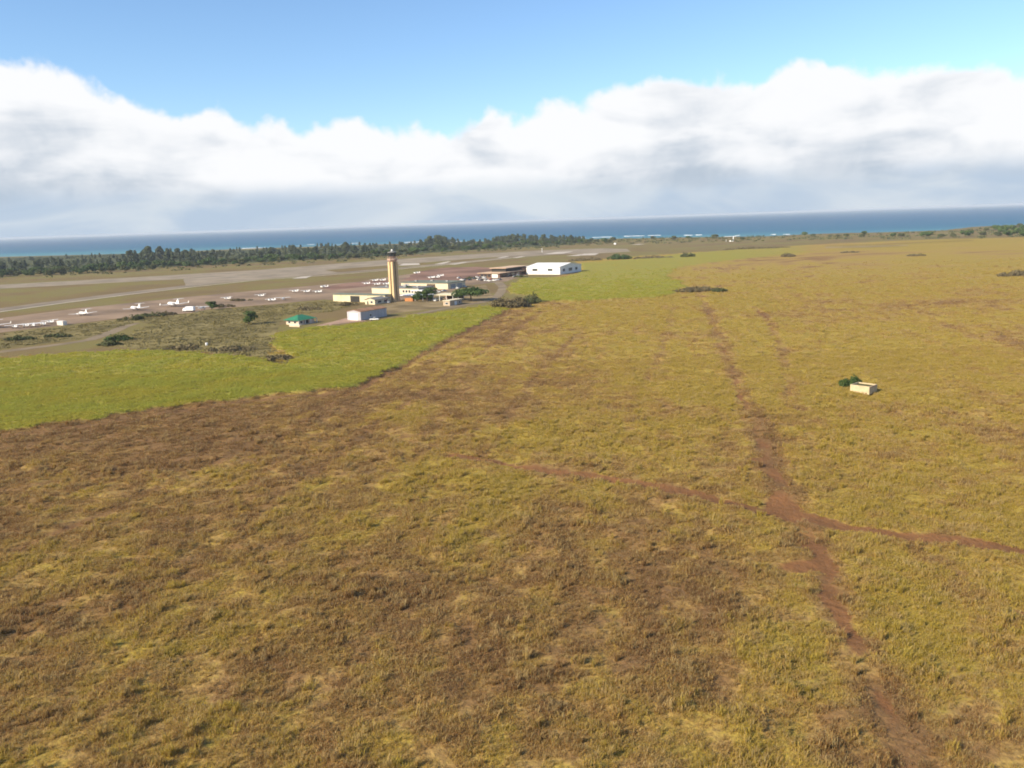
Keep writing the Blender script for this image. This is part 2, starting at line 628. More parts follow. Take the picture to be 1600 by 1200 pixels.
def surf(px0, px1, py0, py1, seed):
    """a line of breaking surf lying on the sea"""
    rr = random.Random(seed)
    a, b_ = Vector(at(px0, py0, SEA_Z)), Vector(at(px1, py1, SEA_Z))
    L = (b_ - a).length
    k = max(6, int(L / 9))
    mb = MB()
    top, bot = [], []
    for i in range(k + 1):
        t = i / k
        p = a.lerp(b_, t) + Vector((0, rr.uniform(-9, 9)))
        wd = (4 + 20 * rr.random() ** 2) * math.sin(math.pi * min(1, max(.04, t))) ** .4
        bot.append((p.x, p.y - wd, SEA_Z + .06))
        top.append((p.x, p.y + wd, SEA_Z + .06))
    for i in range(k):
        mid0 = ((bot[i][0] + top[i][0]) / 2, (bot[i][1] + top[i][1]) / 2, SEA_Z + 1.1)
        mid1 = ((bot[i + 1][0] + top[i + 1][0]) / 2, (bot[i + 1][1] + top[i + 1][1]) / 2, SEA_Z + 1.1)
        mb.quad(bot[i], bot[i + 1], mid1, mid0)
        mb.quad(mid0, mid1, top[i + 1], top[i])
    return structure(mb.build('breaking_wave', FOAM))


for i, (a, b_, c_, d_) in enumerate([(378, 416, 388.5, 387), (463, 476, 384.5, 383.5), (480, 492, 382.5, 382), (520, 540, 383, 381.5), (548, 560, 380.5, 380), (632, 672, 379, 377.5), (706, 722, 378, 377), (905, 916, 371.5, 371),
                                     (925, 956, 371.2, 370.4), (975, 1008, 369.3, 368.6), (1012, 1034, 368.4, 367.7), (1068, 1082, 367.9, 367.7), (1086, 1096, 367.5, 367.2), (1205, 1212, 366.8, 366.5), (1225, 1233, 366.6, 366.3)]):
    surf(a, b_, c_, d_, i)


# ------------------------------------------------------------------ paved and bare ground of the airfield: thin sheets, one above the other
def sheet(name, px, material, z, jag=0.0, world_pts=None):
    if world_pts:
        k = len(world_pts) // 2
        mb = MB()
        l, r = world_pts[:k], world_pts[k:][::-1]
        for i in range(k - 1):
            mb.quad((*l[i], z), (*r[i], z), (*r[i + 1], z), (*l[i + 1], z))
        o = mb.build(name, material)
        if sum(p.normal.z * p.area for p in o.data.polygons) < 0:
            o.data.flip_normals()
        return structure(o)
    pts = atl(px)
    out = []
    rr = random.Random(len(pts) * 31 + int(z * 1000))
    for i in range(len(pts)):
        a, b_ = Vector(pts[i]), Vector(pts[(i + 1) % len(pts)])
        k = max(1, int((b_ - a).length / 12)) if jag else 1
        for j in range(k):
            p = a.lerp(b_, j / k)
            out.append((p.x + rr.uniform(-jag, jag), p.y + rr.uniform(-jag, jag), z))
    import mathutils
    mb = MB()
    mb.v = out
    tris = mathutils.geometry.tessellate_polygon([[Vector(p) for p in out]])
    mb.f = [tuple(t) for t in tris]
    o = mb.build(name, material)
    # every sheet faces up
    me = o.data
    if me.polygons and sum(p.normal.z * p.area for p in me.polygons) < 0:
        me.flip_normals()
    return structure(o)


def band_pts(line, hw):
    """outline of a strip of half width hw (a number or one per point) round a polyline"""
    L, Rr = [], []
    for i, p in enumerate(line):
        a = Vector(line[max(0, i - 1)])
        b_ = Vector(line[min(len(line) - 1, i + 1)])
        t = (b_ - a).normalized()
        nrm = Vector((-t.y, t.x))
        h = hw[i] if isinstance(hw, (list, tuple)) else hw
        L.append(tuple(Vector(p) + nrm * h))
        Rr.append(tuple(Vector(p) - nrm * h))
    return L + Rr[::-1]


ASPH = mat('runway_asphalt', (0.275, 0.225, 0.160), 0.9, 0.15, 0.16, 0.03)
TAXI = mat('taxiway_asphalt', (0.245, 0.198, 0.142), 0.9, 0.15, 0.16, 0.03)
APRON = mat('apron_asphalt', (0.255, 0.180, 0.118), 0.9, 0.15, 0.2, 0.025)
REDD = mat('red_earth_apron', (0.235, 0.142, 0.105), 0.95, 0.05, 0.22, 0.02)
CONC = mat('pale_concrete', (0.50, 0.44, 0.37), 0.9, 0.1, 0.12, 0.05)
PAINT = mat('runway_paint', (0.62, 0.56, 0.48), 0.8, 0.1, 0.15, 0.05)
DIRT = mat('tan_dirt_road', (0.235, 0.185, 0.125), 0.95, 0.05, 0.15, 0.06)
PINK = mat('pinkish_concrete', (0.36, 0.24, 0.17), 0.9, 0.1, 0.12, 0.1)
YARD = mat('yard_gravel', (0.23, 0.175, 0.095), 0.95, 0.05, 0.25, 0.05)

sheet('apron', [(-260, 548), (-120, 522), (0, 497), (120, 482), (300, 463), (480, 447), (560, 440), (640, 428), (700, 421), (820, 415), (822, 430), (790, 440), (720, 447), (705, 455), (640, 466), (604, 474), (505, 468), (440, 474), (330, 483), (300, 489),
                (190, 497), (100, 508), (0, 520), (-260, 568)], APRON, .03, 1.0)
sheet('red_earth', [(630, 437), (655, 424), (700, 418), (742, 417), (790, 420), (745, 434), (720, 440), (660, 442)], REDD, .06, 1.5)
sheet('red_earth', [(500, 449), (540, 443), (600, 437), (612, 442), (560, 449), (520, 453)], REDD, .06, 1.5)
sheet('runway', [(-300, 465), (0, 445), (200, 434), (400, 422), (600, 406.5), (760, 396), (850, 391), (940, 388), (980, 389), (985, 393), (930, 396), (850, 398), (760, 402.5), (600, 415), (400, 430), (200, 440.5), (0, 451), (-300, 475)], ASPH, .03, .6)
TL = atl([(-300, 524), (0, 484), (100, 470.5), (200, 458), (310, 445), (400, 436), (500, 429), (610, 420), (700, 412), (800, 402), (880, 396)])
sheet('taxiway', None, TAXI, .07, 0, band_pts(TL, 11.5))
sheet('runway_connector', [(290, 447), (285, 430), (480, 417), (530, 426)], ASPH, .11, .5)
LN = atl([(-300, 528), (0, 487.5), (100, 473.5), (200, 460.5), (310, 447.5), (400, 438), (500, 431), (610, 422), (700, 413.4), (800, 403)])
sheet('edge_line_paint', None, PAINT, .16, 0, band_pts(LN, 1.5))
for i, px in enumerate([[(622, 415.5), (630, 412), (655, 411.5), (656, 414)], [(678, 413), (700, 408.5), (705, 409), (690, 413)], [(698, 413.5), (725, 409.5), (732, 410), (712, 413.6)], [(776, 403), (790, 400.5), (796, 401), (784, 403.2)],
                        [(800, 403), (815, 400.4), (822, 400.8), (808, 403.2)], [(848, 397.4), (870, 394), (896, 393), (880, 396.6)], [(884, 400), (910, 397), (905, 400)], [(906, 399.5), (912, 396.6), (936, 396), (930, 398.6)],
                        [(985, 382.3), (1000, 381.2), (1008, 381.6), (996, 382.6)], [(455, 436), (470, 432.5), (488, 431), (478, 435)]]):
    sheet('concrete_slab', px, CONC, .20 + .01 * (i % 3))
sheet('dirt_road', None, DIRT, .05, 0, band_pts(atl([(-300, 592), (-60, 557), (40, 545), (95, 538), (140, 531), (172, 520), (195, 510), (215, 505)]), [4.4, 4.4, 4.4, 4, 3.8, 4, 3.6, 2]))
sheet('dirt_road', None, DIRT, .05, 0, band_pts(atl([(620, 499), (660, 489), (700, 481), (750, 473), (775, 466), (783, 456), (786, 449), (780, 442), (765, 439)]), [3, 3, 3, 3.4, 3.6, 3.6, 3.6, 4, 4]))
sheet('driveway', [(484, 516), (497, 508), (523, 502), (541, 497), (566, 499), (572, 502), (520, 507), (500, 515)], PINK, .08)
sheet('yard', [(560, 503), (600, 492), (640, 487), (720, 477), (770, 468), (760, 446), (700, 452), (620, 462), (600, 475), (560, 478)], YARD, .02, 1.5)
sheet('pale_field_strip', [(1290, 386), (1360, 384), (1420, 382.5), (1420, 384), (1360, 386.5), (1290, 388)], mat('pale_dry_strip', (0.30, 0.225, 0.11), .95, .05, .2, .03), .3, 2)
sheet('dirt_road', None, mat('dark_furrow', (0.14, 0.085, 0.05), .95, .05, .2, .05), .35, 0, band_pts(atl([(1290, 385), (1380, 382), (1450, 378.5), (1520, 376)]), 3.5))


# ------------------------------------------------------------------ grass: tufts set out over the fields
def blade_mesh(name, n_blades, rad, h0, h1, wd, lean, material, seed):
    rr = random.Random(seed)
    v, f, tip = [], [], []
    cents = [(rr.uniform(-rad, rad), rr.uniform(-rad, rad), rr.uniform(.6, 1.15)) for _ in range(max(3, n_blades // 9))]
    for i in range(n_blades):
        cx, cy, ch = rr.choice(cents)
        bx, by = cx + rr.gauss(0, .20 * rad), cy + rr.gauss(0, .20 * rad)
        a = rr.uniform(0, 2 * math.pi)
        h = rr.uniform(h0, h1) * ch
        ln = rr.uniform(.15, 1.0) * lean * h
        dx, dy = math.cos(a), math.sin(a)
        px_, py_ = -dy * wd * .5, dx * wd * .5
        b = len(v)
        v += [(bx - px_, by - py_, -.1), (bx + px_, by + py_, -.1),
              (bx + dx * ln * .35 - px_, by + dy * ln * .35 - py_, h * .62), (bx + dx * ln * .35 + px_, by + dy * ln * .35 + py_, h * .62),
              (bx + dx * ln, by + dy * ln, h * (1 - .18 * ln / max(h, .1)))]
        f += [(b, b + 1, b + 3, b + 2), (b + 2, b + 3, b + 4)]
        t = rr.random()
        tip += [t] * 5
    me = bpy.data.meshes.new(name)
    me.from_pydata(v, [], f)
    at_ = me.attributes.new('blade', 'FLOAT', 'POINT')
    at_.data.foreach_set('value', tip)
    me.materials.append(material)
    return me


def grass_material(name):
    mt = bpy.data.materials.new(name)
    mt.use_nodes = True
    n = NT(mt.node_tree)
    a1 = n.add('ShaderNodeAttribute', attribute_name='lush', attribute_type='INSTANCER')
    a2 = n.add('ShaderNodeAttribute', attribute_name='crop', attribute_type='INSTANCER')
    bl = n.add('ShaderNodeAttribute', attribute_name='blade')
    geo = n.add('ShaderNodeNewGeometry')
    c = grass_colour(n, a1.outputs['Fac'], a2.outputs['Fac'], 0.0, geo.outputs['Position'], bl.outputs['Fac'])
    dryf = n.math('MULTIPLY', n.step(bl.outputs['Fac'], 0.80, 0.86), n.math('MULTIPLY_ADD', a2.outputs['Fac'], -0.8, 1.0))
    c = n.mix(dryf, c, (0.46, 0.35, 0.16))
    oi = n.add('ShaderNodeObjectInfo')
    straw = n.math('MULTIPLY', n.step(oi.outputs['Random'], 0.84, 0.88), n.math('MULTIPLY_ADD', a2.outputs['Fac'], -1.0, 1.0))
    c = n.mix(n.math('MULTIPLY', straw, 0.6), c, (0.52, 0.38, 0.17))
    b = n.add('ShaderNodeBsdfPrincipled')
    n.put(b.inputs['Base Color'], c)
    b.inputs['Roughness'].default_value = 0.75
    b.inputs['Specular IOR Level'].default_value = 0.12
    tr = n.add('ShaderNodeBsdfTranslucent')
    n.put(tr.inputs[0], c)
    ms = n.add('ShaderNodeMixShader')
    ms.inputs[0].default_value = 0.45
    n.put(ms.inputs[1], b.outputs[0])
    n.put(ms.inputs[2], tr.outputs[0])
    o = n.add('ShaderNodeOutputMaterial')
    n.put(o.inputs[0], ms.outputs[0])
    return mt


GRASS = grass_material('dry_grass')


def scatter(name, pts, lush, crop, scale, protos, label, cat):
    """one object of uncountable grass: points that carry tufts through geometry nodes"""
    me = bpy.data.meshes.new(name)
    me.from_pydata(pts.tolist(), [], [])
    k = len(pts)
    for nm, arr in (('lush', lush), ('crop', crop), ('size', scale)):
        a = me.attributes.new(nm, 'FLOAT', 'POINT')
        a.data.foreach_set('value', np.asarray(arr, np.float32))
    ob = bpy.data.objects.new(name, me)
    col.objects.link(ob)
    ng = bpy.data.node_groups.new(name + '_nodes', 'GeometryNodeTree')
    ng.interface.new_socket('Geometry', in_out='INPUT', socket_type='NodeSocketGeometry')
    ng.interface.new_socket('Geometry', in_out='OUTPUT', socket_type='NodeSocketGeometry')
    N = ng.nodes
    gi, go = N.new('NodeGroupInput'), N.new('NodeGroupOutput')
    g2i = N.new('GeometryNodeGeometryToInstance')
    for pm in protos[::-1]:
        po = bpy.data.objects.new(pm.name, pm)          # never linked to the scene: it only feeds the nodes
        oi = N.new('GeometryNodeObjectInfo')
        oi.inputs['Object'].default_value = po
        ng.links.new(oi.outputs['Geometry'], g2i.inputs[0])
    iop = N.new('GeometryNodeInstanceOnPoints')
    iop.inputs['Pick Instance'].default_value = True
    ng.links.new(gi.outputs[0], iop.inputs['Points'])
    ng.links.new(g2i.outputs[0], iop.inputs['Instance'])
    rv = N.new('FunctionNodeRandomValue')
    rv.data_type = 'FLOAT_VECTOR'
    rv.inputs[0].default_value = (-.12, -.12, 0)
    rv.inputs[1].default_value = (.12, .12, 6.283)
    ng.links.new(rv.outputs[0], iop.inputs['Rotation'])
    na = N.new('GeometryNodeInputNamedAttribute')
    na.data_type = 'FLOAT'
    na.inputs['Name'].default_value = 'size'
    ng.links.new(na.outputs['Attribute'], iop.inputs['Scale'])
    ri = N.new('FunctionNodeRandomValue')
    ri.data_type = 'INT'
    ri.inputs['Min'].default_value = 0
    ri.inputs['Max'].default_value = len(protos) - 1
    ri.inputs['Seed'].default_value = 5
    ng.links.new([s for s in ri.outputs if s.type == 'INT'][0], iop.inputs['Instance Index'])
    ng.links.new(iop.outputs[0], go.inputs[0])
    md = ob.modifiers.new('grass', 'NODES')
    md.node_group = ng
    return stuff(ob, label, cat)


def jittered(y0, y1, half, step):
    """loose grid of points between two distances, wider with distance"""
    ys = np.arange(y0, y1, step)
    out = []
    for y in ys:
        w0 = half(y)
        xs = np.arange(-w0, w0, step)
        out.append(np.stack([xs, np.full(len(xs), y)], -1))
    p = np.concatenate(out)
    return p + rng.uniform(-.6 * step, .6 * step, p.shape)


def grass_points(p, thin=1.0):
    lu, so, cr, du = layout(p[:, 0], p[:, 1])
    z, dd, sm = relief(p[:, 0], p[:, 1])
    z = z - .25 * so + .75 * cr
    clump = fbm(p[:, 0] / 3.4 + 90, p[:, 1] / 3.4, 2)
    keep = (rng.random(len(p)) > so * 1.7) & (du < .5) & ~sm
    keep &= (rng.random(len(p)) < np.clip(.35 + 1.9 * (clump - .25) + .9 * cr + .2 * lu, .40, 1) * thin)
    k = keep
    return np.column_stack([p[k], z[k]]), lu[k], so[k], cr[k], clump[k]


tuft = [blade_mesh('tuft_a', 110, 1.1, .22, .55, .055, 1.3, GRASS, 1), blade_mesh('tuft_b', 96, 1.0, .26, .70, .055, 1.1, GRASS, 2), blade_mesh('tuft_c', 110, 1.3, .14, .38, .06, 1.6, GRASS, 3), blade_mesh('tuft_d', 110, .75, .4, 1.05, .05, .9, GRASS, 4)]
cane = [blade_mesh('cane_a', 80, 1.4, .30, .55, .08, 1.0, GRASS, 11), blade_mesh('cane_b', 80, 1.4, .28, .5, .08, 1.1, GRASS, 12)]
half = lambda y: 40 + y * .74
P = jittered(56, 175, half, .76)
pt, lu, so, cr, cl = grass_points(P)
tus = (rng.random(len(pt)) < .22 * sst(cl, .40, .70)) * rng.uniform(.15, .55, len(pt))
sz = (.38 + .45 * cl + .12 * lu + tus) * rng.uniform(.65, 1.25, len(pt)) * (1 - .45 * so)
scatter('grass', pt, lu, cr, sz, tuft, 'tall dry yellow and brown grass tufts across the near field', 'grass')
# taller tussocks that stand out of the short grass and throw their own shade
tusk = [blade_mesh('tussock_a', 90, .42, .7, 1.25, .05, .8, GRASS, 31), blade_mesh('tussock_b', 90, .55, .5, 1.0, .055, 1.1, GRASS, 32), blade_mesh('tussock_c', 70, .35, .8, 1.4, .045, .7, GRASS, 33)]
P = jittered(56, 250, half, 1.7)
pt, lu, so, cr, cl = grass_points(P)
mott = fbm(pt[:, 0] / 4.5 + 11, pt[:, 1] / 4.5 + 70, 3)
k = (cr < .5) & (rng.random(len(pt)) < .75 * sst(mott, .50, .66) + .04)
sz = rng.uniform(.55, 1.25, k.sum())
scatter('grass', pt[k], np.clip(lu[k] + .12, 0, 1), cr[k], sz, tusk, 'straw coloured tussocks standing taller than the short field grass', 'grass')
P = jittered(175, 330, half, 1.3)
pt, lu, so, cr, cl = grass_points(P)
dry = cr < .5
sz = (.5 + .7 * cl + .1 * lu) * rng.uniform(.7, 1.2, len(pt)) * (1 - .45 * so)
scatter('grass', pt[dry], lu[dry], cr[dry], sz[dry], tuft, 'golden grass tufts of the middle field round the concrete tank', 'grass')
P2_ = jittered(330, 900, half, 2.7)
pt2, lu2, so2, cr2, cl2 = grass_points(P2_, .9 - .85 * sst(P2_[:, 1], 430, 880))
d2 = cr2 < .5
sz2 = (.9 + .7 * cl2) * rng.uniform(.7, 1.2, len(pt2))
scatter('grass', pt2[d2], lu2[d2], cr2[d2], sz2[d2], tuft, 'pale golden grass of the far field reaching towards the coast', 'grass')
pc = np.concatenate([pt[~dry], pt2[~d2]])
lc = np.concatenate([lu[~dry], lu2[~d2]])
cc_ = np.concatenate([cr[~dry], cr2[~d2]])
sc_ = np.concatenate([np.full((~dry).sum(), 1.0), np.full((~d2).sum(), 1.5)]) * rng.uniform(.7, 1.15, len(pc))
scatter('grass', pc, lc, cc_, sc_, cane, 'bright green young crop filling the fields beside the airfield', 'grass')


# ------------------------------------------------------------------ trees and bushes
def leaf_material(name, dark, mid, light):
    mt = bpy.data.materials.new(name)
    mt.use_nodes = True
    n = NT(mt.node_tree)
    a = n.add('ShaderNodeAttribute', attribute_name='leaf')
    oi = n.add('ShaderNodeObjectInfo')
    f = n.math('ADD', a.outputs['Fac'], n.math('MULTIPLY', n.math('SUBTRACT', oi.outputs['Random'], .5), .35), clamp=True)
    c = n.ramp(f, [(0.0, dark), (.5, mid), (1.0, light)])
    b = n.add('ShaderNodeBsdfPrincipled')
    n.put(b.inputs['Base Color'], c)
    b.inputs['Roughness'].default_value = .7
    b.inputs['Specular IOR Level'].default_value = .15
    o = n.add('ShaderNodeOutputMaterial')
    n.put(o.inputs[0], b.outputs[0])
    return mt


L_IRON = leaf_material('ironwood_foliage', (.05, .068, .038), (.075, .095, .050), (.105, .125, .064))
L_GREEN = leaf_material('broadleaf_foliage', (.035, .065, .018), (.055, .095, .024), (.085, .12, .035))
L_SCRUB = leaf_material('scrub_foliage', (.055, .07, .025), (.085, .095, .035), (.12, .12, .05))
L_DRY = leaf_material('dry_bush_foliage', (.10, .082, .042), (.145, .118, .062), (.19, .155, .085))
BARK = mat('bark', (.11, .08, .055), .95, .05, .2, 2.0)


def crown_mesh(name, clusters, per, size, material, seed, flat=.75):
    """foliage: leaf-sprig quads spread through the volume of the given clusters [(x, y, z, rx, ry, rz)]"""
    rr = random.Random(seed)
    v, f, lv = [], [], []
    for (cx, cy, cz, rx, ry, rz) in clusters:
        tone = rr.uniform(.15, .85)
        for i in range(per):
            while True:
                p = Vector((rr.uniform(-1, 1), rr.uniform(-1, 1), rr.uniform(-1, 1)))
                if .25 < p.length < 1:
                    break
            p *= (.55 + .45 * p.length) / p.length if p.length > .6 else 1
            q = Vector((cx + p.x * rx, cy + p.y * ry, cz + p.z * rz))
            nrm = (p * .8 + Vector((rr.gauss(0, .6), rr.gauss(0, .6), rr.gauss(.35, .6)))).normalized()
            t1 = nrm.orthogonal().normalized()
            t1.rotate(Matrix.Rotation(rr.uniform(0, 6.28), 3, nrm))
            t2 = nrm.cross(t1)
            s = size * rr.uniform(.55, 1.3)
            b = len(v)
            v += [tuple(q + t1 * s * .6), tuple(q + t2 * s * .42), tuple(q - t1 * s * .6), tuple(q - t2 * s * .42)]
            f.append((b, b + 1, b + 2, b + 3))
            lv += [min(1, max(0, tone + rr.uniform(-.25, .25)))] * 4
    me = bpy.data.meshes.new(name)
    me.from_pydata(v, [], f)
    a = me.attributes.new('leaf', 'FLOAT', 'POINT')
    a.data.foreach_set('value', lv)
    me.materials.append(material)
    return me


def tree_proto(name, label, cat, kind, h, wd, lm, seed, per=90, leaf=.9, group=None):
    rr = random.Random(seed)
    t = thing(name, label, cat, (0, 0), 0, group)
    mb = MB()
    cl = []
    if kind == 'iron':              # tall, loose, ragged column of feathery foliage
        mb.tube((0, 0, -.3), (rr.uniform(-.5, .5), 0, h * .55), h * .022, h * .012)
        mb.tube((rr.uniform(-.5, .5), 0, h * .55), (rr.uniform(-.8, .8), 0, h * .95), h * .012, h * .003)
        for i in range(11):
            z = h * (.10 + .83 * i / 10) + rr.uniform(-.03, .03) * h
            k = (1 - abs(z / h - .45) * 1.25)
            a = rr.uniform(0, 6.28)
            off_ = wd * .30 * k * rr.uniform(.2, 1.1)
            mb.tube((0, 0, z * .92), (math.cos(a) * off_, math.sin(a) * off_, z), h * .006, h * .002, 4)
            rx = wd * .30 * max(.62, k) * rr.uniform(.8, 1.2)
            cl.append((math.cos(a) * off_, math.sin(a) * off_, z, rx, rx, h * .11 * rr.uniform(.8, 1.3)))
    elif kind == 'umbrella':        # short trunk, wide flat spreading crown
        mb.tube((0, 0, -.3), (0, 0, h * .42), h * .05, h * .035)
        for i in range(13):
            a = i * 2.4
            d_ = wd * .42 * math.sqrt((i + .4) / 13)
            z = h * (.74 - .30 * (d_ / (wd * .45)) ** 2) + rr.uniform(-.05, .05) * h
            mb.tube((0, 0, h * .38), (math.cos(a) * d_ * .9, math.sin(a) * d_ * .9, z - h * .08), h * .016, h * .006, 4)
            cl.append((math.cos(a) * d_, math.sin(a) * d_, z, wd * .18, wd * .18, h * .18))
    else:                           # round tree
        mb.tube((0, 0, -.3), (0, 0, h * .5), h * .04, h * .02)
        for i in range(10):
            a = rr.uniform(0, 6.28)
            z = h * rr.uniform(.32, .84)
            d_ = wd * .30 * (1 - abs(z / h - .55) * 1.3) * rr.uniform(.5, 1.2)
            mb.tube((0, 0, h * .3), (math.cos(a) * d_, math.sin(a) * d_, z), h * .012, h * .004, 4)
            cl.append((math.cos(a) * d_, math.sin(a) * d_, z, wd * .24, wd * .24, h * .17))
    mb.build('trunk', BARK, t)
    co = bpy.data.objects.new('crown', crown_mesh('crown', cl, per, leaf, lm, seed))
    col.objects.link(co)
    co.parent = t
    return t


def bush(name, label, xy, rx, ry, h, lm, seed, per=70, leaf=.6, rz=0.0, group=None, n_cl=None):
    """low mound of branches: stems and foliage"""
    rr = random.Random(seed)
    t = thing(name, label, 'bush', xy, rz, group)
    k = n_cl or max(6, int(rx * ry * .5))
    cl = []
    mb = MB()
    for i in range(k):
        a, d_ = rr.uniform(0, 6.28), math.sqrt(rr.random())
        x, y = math.cos(a) * d_ * rx * .85, math.sin(a) * d_ * ry * .85
        hh = h * (1 - .55 * d_ ** 2) * rr.uniform(.65, 1.1)
        s = max(.9, min(rx, ry) * .33) * rr.uniform(.7, 1.3)
        cl.append((x, y, hh * .5, s, s, hh * .55))
        mb.tube((x, y, -.1), (x + rr.uniform(-.4, .4), y + rr.uniform(-.4, .4), hh * .8), .09, .03, 4)
    mb.build('stem', BARK, t)['kind'] = 'stuff'
    co = bpy.data.objects.new('foliage', crown_mesh('foliage', cl, per, leaf, lm, seed))
    col.objects.link(co)
    co.parent = t
    return t


G_BELT = 'trees of the coastal belt'
protos = [
    tree_proto('ironwood_tree', 'tall dark ragged ironwood tree in the belt before the sea', 'tree', 'iron', 24, 19, L_IRON, 21, 120, 2.3, G_BELT),
    tree_proto('ironwood_tree', 'tall dark broad ironwood tree in the belt before the sea', 'tree', 'iron', 21, 24, L_IRON, 22, 130, 2.4, G_BELT),
    tree_proto('ironwood_tree', 'slim dark ironwood tree in the belt before the sea', 'tree', 'iron', 25, 13, L_IRON, 23, 100, 2.1, G_BELT),
    tree_proto('round_tree', 'rounded green tree along the front of the coastal belt', 'tree', 'round', 11, 17, L_GREEN, 24, 120, 1.9, G_BELT),
    tree_proto('round_tree', 'low olive green tree along the front of the coastal belt', 'tree', 'round', 8, 15, L_SCRUB, 25, 120, 1.7, G_BELT),
]
used = [False] * len(protos)


def plant(k, xy, s):
    if not used[k]:
        used[k] = True
        r = protos[k]
        r.location = (xy[0], xy[1], 0)
        r.scale = (s, s, s)
        r.rotation_euler = (0, 0, random.uniform(0, 6.28))
        return r
    return dup(protos[k], xy, random.uniform(0, 6.28), s=s)


# crest of the belt as the photograph shows it: how tall the wood stands in each stretch
CREST = [(-40, 401), (100, 399), (112, 408), (160, 410), (172, 397), (186, 401), (205, 388), (240, 384), (300, 387), (360, 391), (430, 384), (500, 379), (560, 377), (600, 383), (640, 381), (668, 368), (690, 366), (720, 372), (760, 371), (800, 364), (870, 366), (900, 366), (915, 374)]
BASE = [(-40, 437), (0, 434), (200, 423), (400, 412), (600, 402), (760, 390), (915, 381)]
interp = lambda tab, x: float(np.interp(x, [a for a, _ in tab], [b_ for _, b_ in tab]))
for i in range(270):
    px = -40 + 955 * ((i + random.random()) / 270) ** .8
    by_ = interp(BASE, px)
    hz = 371.5 - 54 * px / 1600
    row = random.random()
    ys = by_ - (by_ - hz) * (.10 + .30 * row)
    ys = max(ys, interp(COAST_PX, px) + random.uniform(1.0, 4.0))      # on dry land, behind the beach
    x, y = at(px, ys)
    crest = interp(CREST, px) + random.uniform(-.5, 4.5)
    want = H_CAM - (crest - hz) * y / FPX                       # height that reaches the crest from there
    k = random.choice([0, 0, 1, 1, 1, 2] if px < 620 else [0, 1, 1])
    s = max(.45, min(1.4, want / (24, 21, 25)[k] * (1.0 if row > .35 else .72)))
    plant(k, (x, y), s)
for i in range(190):
    px = -40 + 1000 * (i + random.random()) / 190
    by_ = interp(BASE, px)
    x, y = at(px, by_ + random.uniform(-5, .5))
    plant(random.choice([3, 3, 4, 4]), (x, y), random.uniform(.6, 1.15))
# thin coastal trees to the east
for (px, py, k, s) in [(1020, 373, 4, .8), (1052, 374, 4, 1), (1075, 373, 3, .6), (1117, 373, 4, 1.2), (1160, 375, 4, .8), (1257, 368, 3, .8), (1270, 370, 4, .8), (1308, 371, 4, .7), (1322, 370, 4, .8), (1350, 367, 3, .8), (1346, 371, 4, .8), (1396, 370, 3, .7), (1408, 370, 4, .9),
                       (1443, 370, 3, .9), (1452, 370, 3, .9), (1470, 372, 4, .9), (1490, 371, 4, .8), (1508, 370, 3, 1.1), (1515, 368, 3, .9), (1540, 361, 4, .9), (1556, 360, 3, 1.1), (1566, 364, 3, 1.3), (1570, 357, 4, 1.), (1580, 361, 3, 1.2), (1590, 367, 3, 1.2), (1598, 360, 3, 1.1),
                       (1575, 370, 3, 1.1), (1604, 371, 3, 1.2), (1620, 364, 3, 1.2), (1640, 368, 3, 1.1), (1592, 355, 4, 1.1), (1560, 369, 4, 1.0), (1535, 368, 4, .9)]:
    o = plant(k, at(px, py), s)
    o['label'] = 'rounded green tree on the thin eastern shore strip' if k == 3 else 'low olive tree on the thin eastern shore strip'
    o['group'] = 'trees of the eastern shore'

sheet('coastal_ground', [(-60, 433), (0, 430), (200, 420), (400, 410), (600, 400), (760, 389), (880, 383), (925, 378), (930, 375), (700, 380), (370, 391), (0, 403), (-60, 405)],
      mat('scrubby_green_ground', (.075, .085, .038), .95, .05, .35, .02), .04, 6)
# scrub that fills the ground below the belt and along the shore: nobody could count it
SCR = atl([(-40, 440), (200, 427), (400, 416), (600, 405), (760, 393), (880, 387), (960, 382), (1160, 378), (1300, 374), (1470, 374), (1700, 370), (1700, 352), (1545, 355), (1490, 361), (1300, 367), (1100, 371), (930, 374), (700, 380), (370, 392), (-40, 406)])
cl = []
rr = random.Random(5)
xs = [p[0] for p in SCR]
ys = [p[1] for p in SCR]
while len(cl) < 1500:
    x, y = rr.uniform(min(xs), max(xs)), rr.uniform(min(ys), max(ys))
    if inside(np.array([x]), np.array([y]), SCR)[0] and abs(x) < y * .68:
        s = rr.uniform(2, 6)
        cl.append((x, y, s * .25, s * 1.3, s * 1.3, s * .5))
sc_o = bpy.data.objects.new('coastal_scrub', crown_mesh('coastal_scrub', cl, 22, 2.2, L_SCRUB, 3))
col.objects.link(sc_o)
stuff(sc_o, 'olive coastal scrub covering the ground between runway and sea', 'scrub')
sheet('scrub_ground', [(0, 520), (100, 510), (190, 499), (300, 490), (330, 484), (440, 476), (505, 470), (560, 474), (520, 488), (440, 492), (425, 520), (430, 545), (470, 570), (440, 569), (395, 557), (300, 550), (215, 547), (190, 540), (200, 522), (240, 508), (215, 503), (180, 512), (150, 525), (100, 533), (0, 545)],
      mat('weedy_brown_ground', (.19, .155, .066), .95, .05, .3, .03), .04, 3)
SC2 = atl([(0, 522), (100, 511), (190, 499), (300, 490), (330, 484), (440, 476), (505, 470), (560, 474), (520, 488), (440, 492), (425, 520), (430, 545), (470, 572), (440, 570), (395, 557), (300, 550), (215, 547), (190, 540), (200, 522), (240, 508), (215, 503), (180, 512), (150, 525), (100, 533), (0, 545)])
cl = []
xs = [p[0] for p in SC2]
ys = [p[1] for p in SC2]
